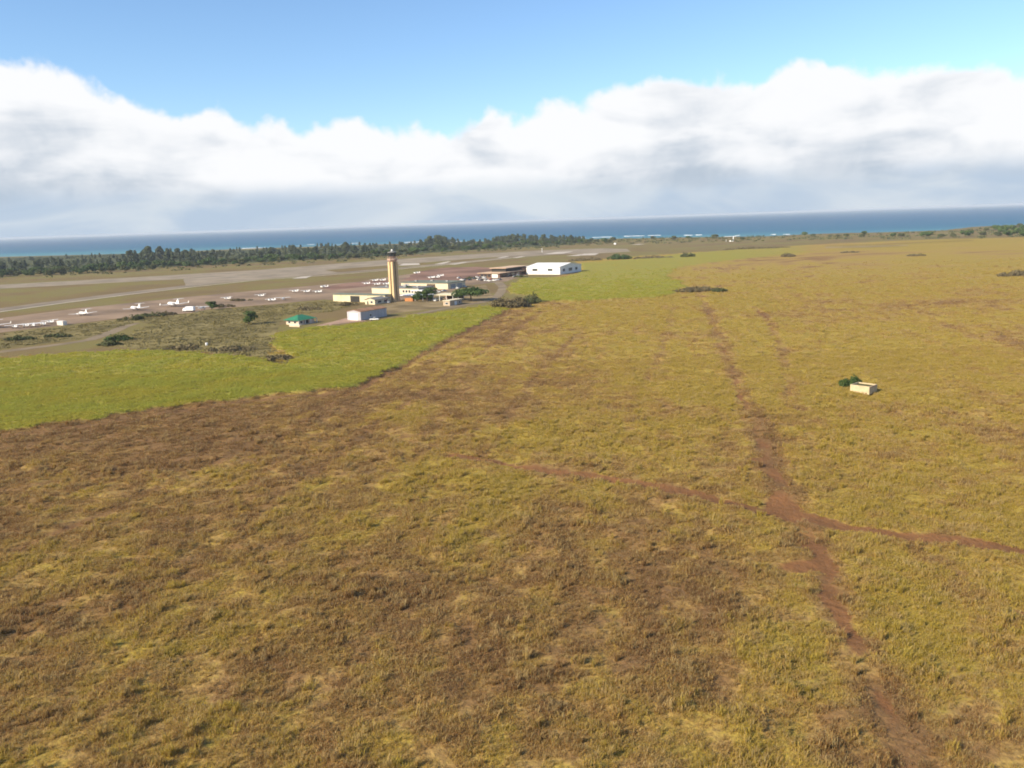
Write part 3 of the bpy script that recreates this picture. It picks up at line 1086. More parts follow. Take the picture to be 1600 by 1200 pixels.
while len(cl) < 1500:
    x, y = rr.uniform(min(xs), max(xs)), rr.uniform(min(ys), max(ys))
    if inside(np.array([x]), np.array([y]), SC2)[0]:
        s = rr.uniform(.5, 1.7) * (1.25 if vnoise(np.array([x / 25]), np.array([y / 25]))[0] > .5 else .7)
        cl.append((x, y, s * .10, s * 2.0, s * 2.0, s * .24))
sc_o = bpy.data.objects.new('scrub', crown_mesh('scrub', cl, 40, .60, leaf_material('weedy_scrub_foliage', (.15, .125, .050), (.185, .155, .060), (.22, .185, .074)), 4))
col.objects.link(sc_o)
stuff(sc_o, 'low weedy brown and green scrub between apron and green crop', 'scrub')

tree_p = tree_proto('shade_tree', 'wide umbrella shaped shade tree beside the small sheds', 'tree', 'umbrella', 11, 26, L_GREEN, 31, 190, 1.0)
tree_p.location = (*at(736, 470), 0)
for (px, py, h, wd, sd, lab) in [(640, 459, 7, 7, 41, 'small round tree in front of the windowed building'), (652, 471, 8, 9, 42, 'dark round tree beside the orange container under the canopy'), (668, 471, 10, 8, 43, 'taller dark tree between the canopy and the flat roofed shed'),
                                 (676, 461, 6, 13, 44, 'spreading dark tree behind the flat roofed shed'), (389, 507, 8.5, 10.5, 45, 'lone round green tree standing in the scrub by the green roofed house'), (331, 484, 6, 9, 46, 'dark tree at the edge of the apron near the white truck')]:
    tt = tree_proto('round_tree', lab, 'tree', 'round', h, wd, L_GREEN, sd, 110, .8)
    tt.location = (*at(px, py), 0)
bush('bush', 'long brown thicket at the corner of the two green fields', at(797, 480), 14, 8, 7.5, L_DRY, 51, 80, 1.0, R(-10), n_cl=50)
bush('bush', 'dark rounded end of the thicket by the green field corner', at(829, 474), 8, 6, 7.5, L_SCRUB, 52, 60, .8, n_cl=22)
bush('bush', 'long low brown bush at the head of the dirt track', at(1088, 455), 18, 7, 3.6, L_DRY, 53, 60, .9, n_cl=46)
bush('bush', 'small dark bush beside the long brown one above the track', at(1124, 456), 6, 5, 3.6, L_SCRUB, 54, 60, .8, n_cl=16)
bush('bush', 'dark green bush clump beyond the white hangar', at(968, 405), 16, 12, 8, L_GREEN, 55, 60, 1.4, n_cl=30)
bush('bush', 'low brown bushes stretching behind the white hangar', at(915, 407), 26, 10, 4.5, L_DRY, 56, 60, 1.2, n_cl=34)
bush('bush', 'dark bush in the long hedge line past the green field', at(1075, 402), 11, 8, 7, L_SCRUB, 57, 60, 1.3, n_cl=18)
bush('bush', 'low grey brown hedge between the two dark bush clumps', at(1020, 404), 30, 10, 4.0, L_DRY, 58, 60, 1.2, n_cl=34)
bush('bush', 'isolated grey brown bush in the far dry field', at(1231, 401), 10, 7, 4.5, L_DRY, 59, 60, 1.2, n_cl=18)
bush('bush', 'dark brown bush at the eastern side of the far field', at(1590, 431), 18, 8, 5, L_DRY, 60, 60, 1.0, n_cl=34)
bush('bush', 'low reddish bush in the far field below the eastern trees', at(1432, 400), 12, 6, 3, L_DRY, 61, 50, 1.2, n_cl=16)
bush('bush', 'tiny low bush on the pale strip of the far field', at(1326, 395), 14, 6, 2.6, L_DRY, 62, 50, 1.2, n_cl=14)
bush('bush', 'long brown hedge running behind the far green strip', at(1180, 389), 60, 14, 3.6, L_DRY, 63, 50, 1.6, n_cl=60)
bush('bush', 'green bush growing behind the concrete tank', at(1331, 604), 4.2, 3.4, 3.9, L_GREEN, 64, 170, .38, n_cl=20)
for i, (px, py, rx, h, lm, lab) in enumerate([(205, 500, 9, 4, L_SCRUB, 'green bush beside the bend of the dirt road'), (238, 494, 10, 3.5, L_SCRUB, 'olive bush below the parked jets'), (170, 540, 7, 3, L_SCRUB, 'green bush on the inside of the dirt road'), (185, 532, 8, 4, L_GREEN, 'leafy dark bush inside the dirt road bend'),
                                              (262, 492, 6, 3, L_DRY, 'brown bush at the apron edge below the jets'), (350, 480, 9, 3, L_DRY, 'brown bush left of the lone round tree by the apron'), (285, 546, 10, 2.4, L_DRY, 'brown weeds heap bordering the green field'), (360, 548, 12, 2.4, L_DRY, 'long brown bush bordering the green field'),
                                              (435, 562, 9, 2.2, L_DRY, 'brown bush in the notch of the green field'), (30, 531, 9, 2.5, L_SCRUB, 'olive bush above the dirt road'), (90, 527, 8, 2.5, L_SCRUB, 'low green bush above the dirt road near the white container'), (375, 470, 10, 2.6, L_DRY, 'brown bush near the row of small aeroplanes'),
                                              (545, 477, 10, 2.6, L_DRY, 'brown bush before the long cream hangar'), (735, 436, 7, 2.5, L_SCRUB, 'olive hedge beside the parked cars'), (812, 433, 8, 2.2, L_SCRUB, 'low hedge between the brown terminal and the white hangar'), (480, 484, 11, 2.4, L_DRY, 'brown scrub heap behind the green roofed house')]):
    bush('bush', lab, at(px, py), rx, rx * .6, h, lm, 70 + i, 50, .8, n_cl=16)

# ------------------------------------------------------------------ airport buildings: all square to the runway
AX = math.atan2(-0.52, 0.85)
CREAM = mat('cream_wall', (.66, .57, .37), .85, .2, .06, .2)
CREAM2 = mat('pale_cream_wall', (.62, .54, .38), .85, .2, .06, .2)
WHITE = mat('white_metal_siding', (.72, .71, .68), .6, .3, .04, .15)
WROOF = mat('white_roof', (.78, .78, .76), .6, .3, .05, .12)
GREYR = mat('grey_roof', (.20, .20, .19), .8, .2, .12, .15)
OLIVER = mat('weathered_green_grey_roof', (.16, .18, .14), .8, .2, .12, .15)
BRNR = mat('rusty_brown_roof', (.30, .17, .10), .85, .15, .15, .25)
TANR = mat('tan_roof', (.56, .40, .27), .85, .15, .08, .15)
DARK = mat('dark_opening', (.035, .033, .030), .7, .2, .1, .5)
GLASS = mat('dark_glass', (.03, .035, .04), .15, .5, .1, .5)
BROWNW = mat('brown_wall', (.17, .105, .075), .85, .15, .1, .2)
GREENR = mat('green_metal_roof', (.035, .19, .10), .6, .3, .08, .25)
PINKW = mat('pale_pink_wall', (.62, .47, .36), .85, .2, .06, .3)
TIM = mat('white_trim', (.78, .77, .73), .7, .3, .05, .5)
GREYW = mat('grey_wall', (.30, .30, .29), .85, .2, .1, .2)


def wall_shell(L, W, H, t=.3, skip=()):
    mb = MB()
    if 'front' not in skip:
        mb.box(-L, 0, 0, t, 0, H)
    if 'back' not in skip:
        mb.box(-L, 0, W - t, W, 0, H)
    if 'right' not in skip:
        mb.box(-t, 0, t + .002, W - t - .002, 0, H)
    if 'left' not in skip:
        mb.box(-L, -L + t, t + .002, W - t - .002, 0, H)
    return mb


# the local frame of every building: origin at the near corner, -x along the sunlit long side, +y away along the runway
def building(name, label, px, L, W, H, wallm, roofm, roof='flat', ridge=2.0, over=.5, ax=AX, cat='building'):
    t = thing(name, label, cat, at(*px), ax)
    wall_shell(L, W, H).build('wall', wallm, t)
    mb = MB()
    if roof == 'flat':
        mb.box(-L - over, over, -over, W + over, H + .003, H + .45)
    elif roof == 'gable_x':          # ridge along the long sunlit side
        pr = [(-over, H - .15), (W / 2, H + ridge), (W + over, H - .15), (W + over, H + .10), (W / 2, H + ridge + .3), (-over, H + .10)]
        mb.prism(pr, 'x', -L - over, over)
    elif roof == 'gable_y':
        pr = [(-L - over, H - .15), (-L / 2, H + ridge), (over, H - .15), (over, H + .10), (-L / 2, H + ridge + .3), (-L - over, H + .10)]
        mb.prism(pr, 'y', -over, W + over)
    elif roof == 'hip':
        z0, z1 = H, H + ridge
        i = min(L, W) / 2
        base = [(-L - over, -over, z0), (over, -over, z0), (over, W + over, z0), (-L - over, W + over, z0)]
        if W >= L:
            a, b_ = (-L / 2, i, z1), (-L / 2, W - i, z1)
            mb.quad(base[0], base[1], a)
            mb.quad(base[1], base[2], b_, a)
            mb.quad(base[2], base[3], b_)
            mb.quad(base[3], base[0], a, b_)
        else:
            a, b_ = (-L + i, W / 2, z1), (-i, W / 2, z1)
            mb.quad(base[0], base[1], b_, a)
            mb.quad(base[1], base[2], b_)
            mb.quad(base[2], base[3], a, b_)
            mb.quad(base[3], base[0], a)
        mb.quad(*base)
    ro = mb.build('roof', roofm, t)
    if roof == 'gable_x':
        for nm, x0, x1 in (('gable', -.3, 0), ('gable', -L, -L + .3)):
            MB().prism([(0.02, H + .01), (W - .02, H + .01), (W / 2, H + ridge - .06)], 'x', x0, x1).build(nm, wallm, t)
    if roof == 'gable_y':
        for y0, y1 in ((0, .3), (W - .3, W)):
            MB().prism([(-L + .02, H + .01), (-.02, H + .01), (-L / 2, H + ridge - .06)], 'y', y0, y1).build('gable', wallm, t)
    return t


def front(t, name, x0, x1, z0, z1, m_, proud=.06, frame=None):
    """opening on the sunlit front face"""
    o = MB().box(-x1, -x0, -proud, .05, z0, z1).build(name, m_, t)
    if frame:
        f = MB()
        for a, b_, c_, d_ in ((x0 - .15, x1 + .15, z1, z1 + .15), (x0 - .15, x1 + .15, z0 - .15, z0), (x0 - .15, x0, z0, z1), (x1, x1 + .15, z0, z1)):
            f.box(-b_, -a, -proud - .05, .04, c_, d_)
        f.build('frame', frame, o)
    return o


def side(t, name, y0, y1, z0, z1, m_, proud=.06, frame=None):
    """opening on the right-hand (shaded) face"""
    o = MB().box(-.05, proud, y0, y1, z0, z1).build(name, m_, t)
    if frame:
        f = MB()
        for a, b_, c_, d_ in ((y0 - .15, y1 + .15, z1, z1 + .15), (y0 - .15, y1 + .15, z0 - .15, z0), (y0 - .15, y0, z0, z1), (y1, y1 + .15, z0, z1)):
            f.box(-.04, proud + .05, a, b_, c_, d_)
        f.build('frame', frame, o)
    return o


def roof_units(t, H, spots):
    for (x, y, a, b_, h) in spots:
        MB().box(x, x + a, y, y + b_, H + .453, H + .453 + h).build('roof_unit', GREYW, t)


# control tower: four piers with recessed bays, flared collar, glazed cab
TW = mat('tower_concrete', (.60, .43, .24), .85, .2, .06, .15)
TWP = mat('tower_collar_concrete', (.50, .34, .27), .85, .2, .06, .2)
tw = thing('control_tower', 'tall square control tower with cream piers and dark glass cab', 'control tower', at(617, 471), AX - R(10))
S, HT = 2.35, 28.8
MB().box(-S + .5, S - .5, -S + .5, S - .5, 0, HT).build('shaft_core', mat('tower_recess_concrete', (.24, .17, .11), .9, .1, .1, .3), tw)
for sx_ in (-1, 1):
    for sy_ in (-1, 1):
        x0, x1 = sorted((sx_ * (S + .25), sx_ * .62))
        y0, y1 = sorted((sy_ * (S + .25), sy_ * .62))
        pr = [(x0, y0), (x1, y0), (x1, y1), (x0, y1)]
        mb = MB()
        rings = []
        for z, k in ((0, 1.12), (3, 1.04), (8, 1.0), (HT, .97)):
            cx, cy = sx_ * .62, sy_ * .62
            rings.append([(cx + (x - cx) * k, cy + (y - cy) * k, z) for x, y in pr])
        mb.rings(rings).build('pier', TW, tw)
MB().box(-S - .9, S + .9, -S - .9, S + .9, -.05, 1.0).build('plinth', TW, tw)
q8 = math.pi / 8
MB().lathe([(2.6, HT - .2), (3.9, HT + 1.2), (4.1, HT + 2.2), (3.6, HT + 2.3)], 8, q8).build('collar', TWP, tw)
mb = MB()
for i in range(8):
    a0, a1 = q8 + i * math.pi / 4, q8 + (i + 1) * math.pi / 4
    for z in (HT + 3.2, HT + 3.75):
        mb.tube((4 * math.cos(a0), 4 * math.sin(a0), z), (4 * math.cos(a1), 4 * math.sin(a1), z), .05, .05, 4)
    mb.tube((4 * math.cos(a0), 4 * math.sin(a0), HT + 2.6), (4 * math.cos(a0), 4 * math.sin(a0), HT + 3.75), .06, .06, 4)
mb.build('railing', TWP, tw)
MB().lathe([(2.5, HT + 2.7), (2.5, HT + 3.6)], 8, q8).build('cab_base', BROWNW, tw)
for i in range(8):
    a0, a1 = q8 + i * math.pi / 4, q8 + (i + 1) * math.pi / 4
    p = lambda a, r, z: (r * math.cos(a), r * math.sin(a), z)
    g = MB()
    g.quad(p(a0, 2.5, HT + 3.6), p(a1, 2.5, HT + 3.6), p(a1, 3.1, HT + 6.4), p(a0, 3.1, HT + 6.4))
    g.quad(p(a0, 2.4, HT + 3.6), p(a0, 3.0, HT + 6.4), p(a1, 3.0, HT + 6.4), p(a1, 2.4, HT + 3.6))
    pn = g.build('cab_window', GLASS, tw)
    MB().tube(p(a0, 2.52, HT + 3.6), p(a0, 3.12, HT + 6.4), .09, .09, 4).build('mullion', DARK, pn)
MB().lathe([(3.1, HT + 6.4), (3.5, HT + 6.55), (3.4, HT + 7.0), (.8, HT + 7.5)], 8, q8).build('cab_roof', GREYR, tw)
MB().lathe([(.55, HT + 7.3), (.75, HT + 8.0), (.6, HT + 8.7), (.15, HT + 9.0)], 10).build('beacon_dome', WHITE, tw)
MB().tube((1.4, .6, HT + 7.2), (1.4, .6, HT + 10.6), .07, .04).build('antenna', GREYR, tw)
MB().tube((-1.3, -.8, HT + 7.2), (-1.3, -.8, HT + 9.8), .07, .04).build('antenna', GREYR, tw)

# long cream hangar left of the tower
t = building('cream_hangar', 'long cream hangar with a dark central doorway left of the tower', (602, 473), 50, 8, 5.2, CREAM, OLIVER)
front(t, 'door', 24, 33, 0, 4.4, DARK)
front(t, 'downpipe', 16, 16.25, 0, 5, GREYW)
front(t, 'downpipe', 42, 42.25, 0, 5, GREYW)
front(t, 'panel', 1, 8, .3, 4.7, CREAM2)
t = building('small_office', 'small pale office with grey roof in front of the long cream hangar', (586, 476), 9, 17, 3.4, CREAM2, GREYR, 'gable_y', 1.2)
front(t, 'window', 2, 4, 1, 2.4, GLASS, .06, TIM)
front(t, 'door', 6, 7.1, 0, 2.2, DARK)
side(t, 'window', 3, 7, .9, 2.5, GLASS, .06, TIM)
side(t, 'window', 10, 14, .9, 2.5, GLASS, .06, TIM)
# building behind the tower, windows at its right end
t = building('windowed_building', 'cream building with a row of windows just behind the tower', (654, 460), 48, 20, 4.6, CREAM2, GREYR)
for i in range(5):
    front(t, 'window', 2 + i * 3.0, 3.9 + i * 3.0, 1.3, 3.2, GLASS, .06, TIM)
for i in range(3):
    side(t, 'window', 3 + i * 5, 6 + i * 5, 1.3, 3.2, GLASS, .06, TIM)
roof_units(t, 4.6, [(-40, 8, 2.2, 1.8, 1.0), (-25, 12, 3, 2, 1.3), (-9, 9, 2, 2, .9)])
t = building('cream_hangar', 'long cream hangar with two dark doorways right of the tower', (700, 452), 50, 26, 5.0, CREAM2, OLIVER)
front(t, 'door', 13, 22, 0, 4.2, mat('brown_door', (.10, .07, .05), .8, .1, .15, .3))
front(t, 'door', 41, 46, .5, 4.2, GREYW)
side(t, 'door', 4, 11, 0, 3.8, GREYW)
side(t, 'door', 14, 21, 0, 3.8, GREYW)


roof_units(t, 5.0, [(-44, 12, 2, 2, 1.0), (-30, 16, 2.6, 2, 1.2), (-12, 14, 2, 2, .9)])


def canopy(label, px, L, W, H, roofm, posts):
    t = thing('canopy', label, 'canopy', at(*px), AX)
    MB().box(-L, 0, 0, W, H, H + .4).build('roof', roofm, t)
    for (a, b_) in posts:
        MB().box(-a - .15, -a + .15, b_ - .15, b_ + .15, -.05, H).build('post', TIM, t)
    MB().box(-L + .5, -.5, W - .5, W - .2, 0, H - .003).build('back_wall', BROWNW, t)
    return t


canopy('long white roofed open canopy beside the foot of the tower', (661, 470), 23, 14, 3.4, WROOF, [(.5, .5), (7.5, .5), (15, .5), (22.5, .5)])
canopy('short white roofed canopy behind the dark round tree', (664, 462), 14, 9, 3.4, WROOF, [(.5, .5), (7, .5), (13.5, .5)])
t = canopy('flat cream roofed open shed right of the dark trees', (708, 471), 18, 15, 4.2, mat('cream_roof', (.70, .62, .42), .7, .2, .06, .15), [(.4, .4), (6, .4), (12, .4), (17.6, .4), (.4, 7), (.4, 14)])
cn = thing('shipping_container', 'orange container standing under the long white canopy', 'container', at(645, 471), AX)
ORG = mat('orange_paint', (.48, .20, .07), .7, .2, .12, .4)
MB().box(-7.2, 0, 0, 2.4, 0.05, 2.3).build('body', ORG, cn)
for i in range(12):
    MB().box(-.35 - i * .58, -.15 - i * .58, -.06, -.003, .1, 2.2).build('rib', ORG, cn)
MB().box(.003, .06, .1, 2.3, .1, 2.2).build('door', ORG, cn)
t = building('small_shed', 'small shed with pale roof and a white door right of the canopy', (703, 478), 5.5, 15, 3.2, mat('pinkish_block_wall', (.42, .33, .24), .9, .1, .1, .3), CREAM2, 'flat', 1, .4)
side(t, 'door', 5.5, 8.3, 0, 2.6, WHITE)
side(t, 'window', 10.5, 12.5, 1, 2.2, GLASS, .06, TIM)
front(t, 'window', 1.5, 3.5, 1, 2.2, GLASS, .06, TIM)
# shed by the driveway: side shade partly put into the wall grey, front panel white
t = building('metal_shed', 'boxy metal shed with white end and brown roof by the driveway', (564, 501), 10.5, 24, 5.2, mat('shade_greyed_siding', (.42, .41, .43), .6, .3, .06, .15), BRNR, 'gable_y', .9, .25)
front(t, 'door', 2.2, 8.3, 0, 4.1, WHITE, .08, TIM)
for i in range(8):
    side(t, 'rib', 1.5 + i * 2.9, 1.62 + i * 2.9, 0.05, 5.0, GREYW, .07)
side(t, 'window', 8, 9.6, 1.6, 3.0, GLASS, .09, TIM)
# green roofed house
t = building('green_roofed_house', 'small house with green hipped roof and open porch in the scrub', (466, 508), 9.5, 13, 2.7, PINKW, GREENR, 'hip', 2.6, 1.4, AX, 'house')
front(t, 'window', 1.5, 3.3, .9, 2.1, GLASS, .06, TIM)
front(t, 'window', 6, 7.8, .9, 2.1, GLASS, .06, TIM)
side(t, 'door', 5, 8.5, 0, 2.2, DARK)
side(t, 'window', 1.5, 3.5, .9, 2.1, GLASS, .06, TIM)
for y in (-.9, 4.5, 9, 13.8):
    MB().box(1.05, 1.3, y, y + .25, -.05, 2.7).build('porch_post', TIM, t)
MB().box(.1, 1.6, .2, 12.8, -.05, .25).build('porch_floor', CONC, t)
fw = thing('garden_wall', 'low pinkish garden wall in front of the green roofed house', 'wall', at(468, 511), AX)
MB().box(-8, 0, 0, .3, -.05, 1.1).build('wall', PINKW, fw)
MB().box(-8.1, .1, -.05, .35, 1.1, 1.22).build('coping', TIM, fw)
# white hangar
t = building('white_hangar', 'large white gabled hangar at the edge of the green field', (875, 429), 39, 48, 7.8, WHITE, WROOF, 'gable_x', 2.6, .6, cat='hangar')
front(t, 'window', 8.5, 14, 3.6, 5.8, GLASS, .08, TIM)
front(t, 'window', 26, 32, 3.6, 5.8, GLASS, .08, TIM)
BLUEG = mat('bluish_glass', (.05, .07, .11), .25, .4, .1, .5)
side(t, 'window', 6, 11, 2.6, 5.4, BLUEG, .08, TIM)
side(t, 'window', 19, 27, 2.4, 5.6, BLUEG, .08, TIM)
side(t, 'window', 34, 39, 2.6, 5.4, BLUEG, .08, TIM)
for i in range(13):
    front(t, 'siding_seam', .9 + i * 3.0, .98 + i * 3.0, 6.2, 7.4, GREYW, .03)
MB().box(-42, -39.003, 4, 14, 0, 5.5).build('lean_to', WHITE, t)
MB().box(-42.3, -39.003, 3.7, 14.3, 5.503, 5.9).build('lean_to_roof', WROOF, t)
# terminal
t = building('brown_terminal', 'low brown terminal with tan roofs and a raised dark clerestory', (781, 434), 24, 62, 4.2, BROWNW, TANR, 'flat', 1, 1.6, cat='terminal')
MB().box(-21, -4, 18, 60, 4.66, 8.0).build('clerestory', DARK, t)
MB().box(-22.6, -2.4, 16.4, 61.6, 8.003, 8.5).build('upper_roof', TANR, t)
for i in range(6):
    side(t, 'window', 4 + i * 9.5, 9.5 + i * 9.5, 1.0, 3.2, GLASS, .06)
front(t, 'entrance', 2, 9, 0, 3.4, WHITE, .5)
for i in range(3):
    front(t, 'window', 11 + i * 4.2, 14 + i * 4.2, 1, 3, GLASS, .06)
MB().box(-8, 0, 46, 61, 4.66, 6.8).build('end_block', BROWNW, t)

# concrete tank in the field
TK = mat('cream_concrete', (.50, .41, .26), .9, .1, .08, .8, bump=.2)
tk = thing('concrete_tank', 'open topped cream concrete water tank standing in the dry field', 'water tank', at(1358, 616), R(-48))
tk.location.z = -.2
Lk, Wk, Hk = 6.0, 5.2, 2.5
MB().box(-Lk, 0, 0, .25, 0, Hk).build('wall', TK, tk)
MB().box(-Lk, 0, Wk - .25, Wk, 0, Hk).build('wall', TK, tk)
MB().box(-.25, 0, .252, Wk - .252, 0, Hk).build('wall', TK, tk)
MB().box(-Lk, -Lk + .25, .252, Wk - .252, 0, Hk).build('wall', TK, tk)
MB().box(-Lk + .252, -.252, .252, Wk - .252, 0, 2.15).build('floor_fill', mat('tank_sediment', (.13, .115, .05), .9, .1, .2, 1.0), tk)
MB().box(-.05, .12, .5, Wk - .3, Hk - .28, Hk - .05).build('rim', mat('rusty_rim', (.42, .28, .20), .9, .1, .15, 1.0), tk)
MB().tube((-.9, -.05, .5), (-.9, -.7, .35), .09, .09).build('outlet_pipe', mat('rust_pipe', (.30, .12, .06), .8, .2, .2, 2), tk)

# white masts and little huts out by the runway end
ga = thing('antenna_gantry', 'white antenna gantry with slanted top arms at the runway end', 'antenna', at(1143, 377.5), R(-12))
WP = mat('white_paint', (.85, .85, .85), .5, .3, .03, .3)
MB().box(2.6, 3.9, -.4, .4, 0, 10.4).build('mast', WP, ga)
MB().tube((-10.5, 0, 0), (-10.5, 0, 5.0), .28, .22).build('thin_post', WP, ga)
MB().prism([(-14, 10.3), (2.5, 10.0), (2.5, 10.5), (-14, 10.8)], 'y', -.6, .6).build('arm', WP, ga)
MB().prism([(3.95, 9.6), (16, 12.0), (16, 12.6), (3.95, 10.6)], 'y', -.8, .8).build('arm', WP, ga)
MB().prism([(-4.2, 0), (-.8, 0), (-.8, 2.0), (-2.4, 2.9), (-4.2, 2.0)], 'y', -1.6, 1.6).build('equipment_box', WP, ga)
MB().prism([(.2, 0), (2.5, 0), (2.5, 1.8), (1.3, 2.4), (.2, 1.8)], 'y', -1.6, 1.6).build('equipment_box', WP, ga)
hu = thing('equipment_hut', 'tiny white hut standing in the grass beyond the white hangar', 'hut', at(961, 382), AX)
MB().box(-2, 2, -1.6, 1.6, 0, 2.6).build('wall', WP, hu)
MB().prism([(-2.3, 2.55), (2.3, 2.55), (0, 3.6)], 'y', -1.8, 1.8).build('roof', WROOF, hu)
MB().box(-.5, .5, -1.66, -1.602, 0, 2.0).build('door', GREYW, hu)
wp = thing('marker_mast', 'slender white marker mast at the runway edge', 'mast', at(847, 394.5))
MB().tube((0, 0, 0), (0, 0, 5.6), .35, .22).build('pole', WP, wp)
MB().lathe([(.6, 5.6), (.8, 6.2), (.5, 6.8)], 8).build('head', WP, wp)
MB().box(-.8, .8, -.8, .8, -.02, .5).build('base', CONC, wp)
dr = thing('water_drum', 'small white drum lying in the scrub above the green field', 'drum', at(323, 540))
MB().lathe([(.55, 0), (.6, .1), (.6, 1.3), (.5, 1.4)], 12).build('body', WP, dr)
MB().lathe([(.63, .5), (.63, .58)], 12).build('hoop', GREYW, dr)
MB().lathe([(.2, 1.4), (.2, 1.48)], 8).build('cap', GREYW, dr)

# ------------------------------------------------------------------ aircraft
AWH = mat('aircraft_white', (.86, .86, .84), .35, .4, .03, .3)
AGR = mat('aircraft_grey', (.35, .36, .38), .5, .4, .05, .5)
RUB = mat('rubber', (.03, .03, .03), .9, .1, .1, 1)
STRIPE = mat('aircraft_stripe', (.05, .08, .22), .4, .4, .05, 1)


def body_rings(stations, n=12):
    return [[(x, r * .96 * math.sin(2 * math.pi * i / n), z + r * math.cos(2 * math.pi * i / n)) for i in range(n)] for x, r, z in stations]


def surf_panel(root_x, root_c, tip_x, tip_c, y0, y1, z0, z1, th):
    """lifting surface between two chords; x forward"""
    mb = MB()
    r = []
    for x, c_, y, z, t_ in ((root_x, root_c, y0, z0, th), (tip_x, tip_c, y1, z1, th * .5)):
        r.append([(x, y, z), (x - c_ * .3, y, z + t_ * .6), (x - c_, y, z + .01), (x - c_ * .3, y, z - t_ * .4)])
    return mb.rings(r)


def wheel(t, x, y, r=.3):
    MB().tube((x, y - .1, r), (x, y + .1, r), r, r, 10).build('wheel', RUB, t)


def biz_plane(label, xy, rz, L, span, jets, winglets, ttail=True):
    t = thing('business_aeroplane', label, 'aeroplane', xy, rz)
    k = L / 16.0
    r = 1.0 * (L / 17)
    zc = 1.55 * k + .3
    x0 = L / 2
    st = [(x0, .08, zc - .25), (x0 - .6 * k, .45 * r, zc - .18), (x0 - 1.6 * k, .8 * r, zc - .05), (x0 - 3.2 * k, r, zc), (x0 - 9.0 * k, r, zc), (x0 - 12.5 * k, .65 * r, zc + .22), (x0 - 15.3 * k, .22 * r, zc + .5), (x0 - 16 * k, .06, zc + .55)]
    fu = MB().rings(body_rings(st)).build('fuselage', AWH, t, True)
    MB().prism([(x0 - 1.75 * k, zc + .35 * r), (x0 - 2.5 * k, zc + .86 * r), (x0 - 3.0 * k, zc + .86 * r), (x0 - 2.7 * k, zc + .35 * r)], 'y', -.72 * r, .72 * r).build('windscreen', GLASS, fu)
    for i in range(6):
        x = x0 - (4.3 + i * .95) * k
        for s in (-1, 1):
            MB().box(x - .2, x + .2, s * r * .93 - .04, s * r * .93 + .04, zc + .15, zc + .5).build('window', GLASS, fu)
    for s in (-1, 1):
        wg = surf_panel(x0 - 6.6 * k, 2.7 * k, x0 - (9.0 if jets else 7.4) * k, 1.1 * k, s * .6 * r, s * span / 2, zc - .6 * r, zc - .6 * r + .055 * span / 2 + .1, .3).build('wing', AWH, t)
        if winglets:
            zt = zc - .6 * r + .055 * span / 2 + .1
            xt = x0 - (9.0 if jets else 7.4) * k
            MB().prism([(xt, zt), (xt - 1.1 * k, zt), (xt - 1.6 * k, zt + 1.3), (xt - 1.05 * k, zt + 1.3)], 'y', s * span / 2 - .05, s * span / 2 + .05).build('winglet', AWH, wg)
        if jets:
            xe = x0 - 11 * k
            MB().rings([[(x, s * 1.55 * r + q * .95 * math.sin(a), zc + .5 * r + q * math.cos(a)) for a in [2 * math.pi * i / 10 for i in range(10)]] for x, q in ((xe + 1.2 * k, .42 * r), (xe + .8 * k, .55 * r), (xe - 1.0 * k, .5 * r), (xe - 1.8 * k, .3 * r))]).build('engine', AGR, t, True)
        else:
            ye = s * span * .17
            xe = x0 - 5.2 * k
            en = MB().rings([[(x, ye + q * .8 * math.sin(a), zc - .4 * r + q * math.cos(a)) for a in [2 * math.pi * i / 10 for i in range(10)]] for x, q in ((xe + .6 * k, .12), (xe + .2 * k, .38 * r), (xe - 1.5 * k, .5 * r), (xe - 4 * k, .15 * r))]).build('engine', AWH, t, True)
            for b_ in range(3):
                a = b_ * 2 * math.pi / 3 + .4
                MB().tube((xe + .5 * k, ye, zc - .4 * r), (xe + .5 * k, ye + 1.25 * math.sin(a), zc - .4 * r + 1.25 * math.cos(a)), .1, .05, 4).build('propeller_blade', DARK, en)
    zt = zc + 3.3 * k
    fn = MB().prism([(x0 - 12.0 * k, zc + .5 * r), (x0 - 15.6 * k, zc + .5), (x0 - 16.7 * k, zt), (x0 - 14.7 * k, zt)], 'y', -.13, .13).build('tail_fin', AWH, t)
    for s in (-1, 1):
        surf_panel(x0 - 14.7 * k, 1.8 * k, x0 - 15.7 * k, .9 * k, s * .1, s * span * .19, zt - .02, zt + .02, .18).build('stabiliser', AWH, t)
    for x, y in ((x0 - 2.6 * k, 0), (x0 - 8.2 * k, 1.5 * r), (x0 - 8.2 * k, -1.5 * r)):
        MB().tube((x, y, .3), (x, y, zc - .5 * r), .09, .09, 6).build('gear_strut', AGR, t)
        wheel(t, x, y, .36)
    MB().box(x0 - 12 * k, x0 - 2.2 * k, -r * .985, -r * .93, zc - .22, zc - .08).build('stripe', STRIPE, fu)
    MB().box(x0 - 12 * k, x0 - 2.2 * k, r * .93, r * .985, zc - .22, zc - .08).build('stripe', STRIPE, fu)
    return t


HEAD = R(136)
biz_plane('white twin propeller aeroplane with high tail parked nearest the white container', at(130, 493), HEAD, 15, 19, False, False)
biz_plane('white business jet parked between the propeller aeroplane and the jet with winglets', at(212, 485), HEAD, 17, 19, True, False)
biz_plane('largest white business jet with upturned winglets, beside the white truck', at(271, 479), HEAD, 19.5, 22, True, True)
biz_plane('white business jet parked at the far end of the apron beyond the white container', at(-10, 512), HEAD, 17, 19, True, True)

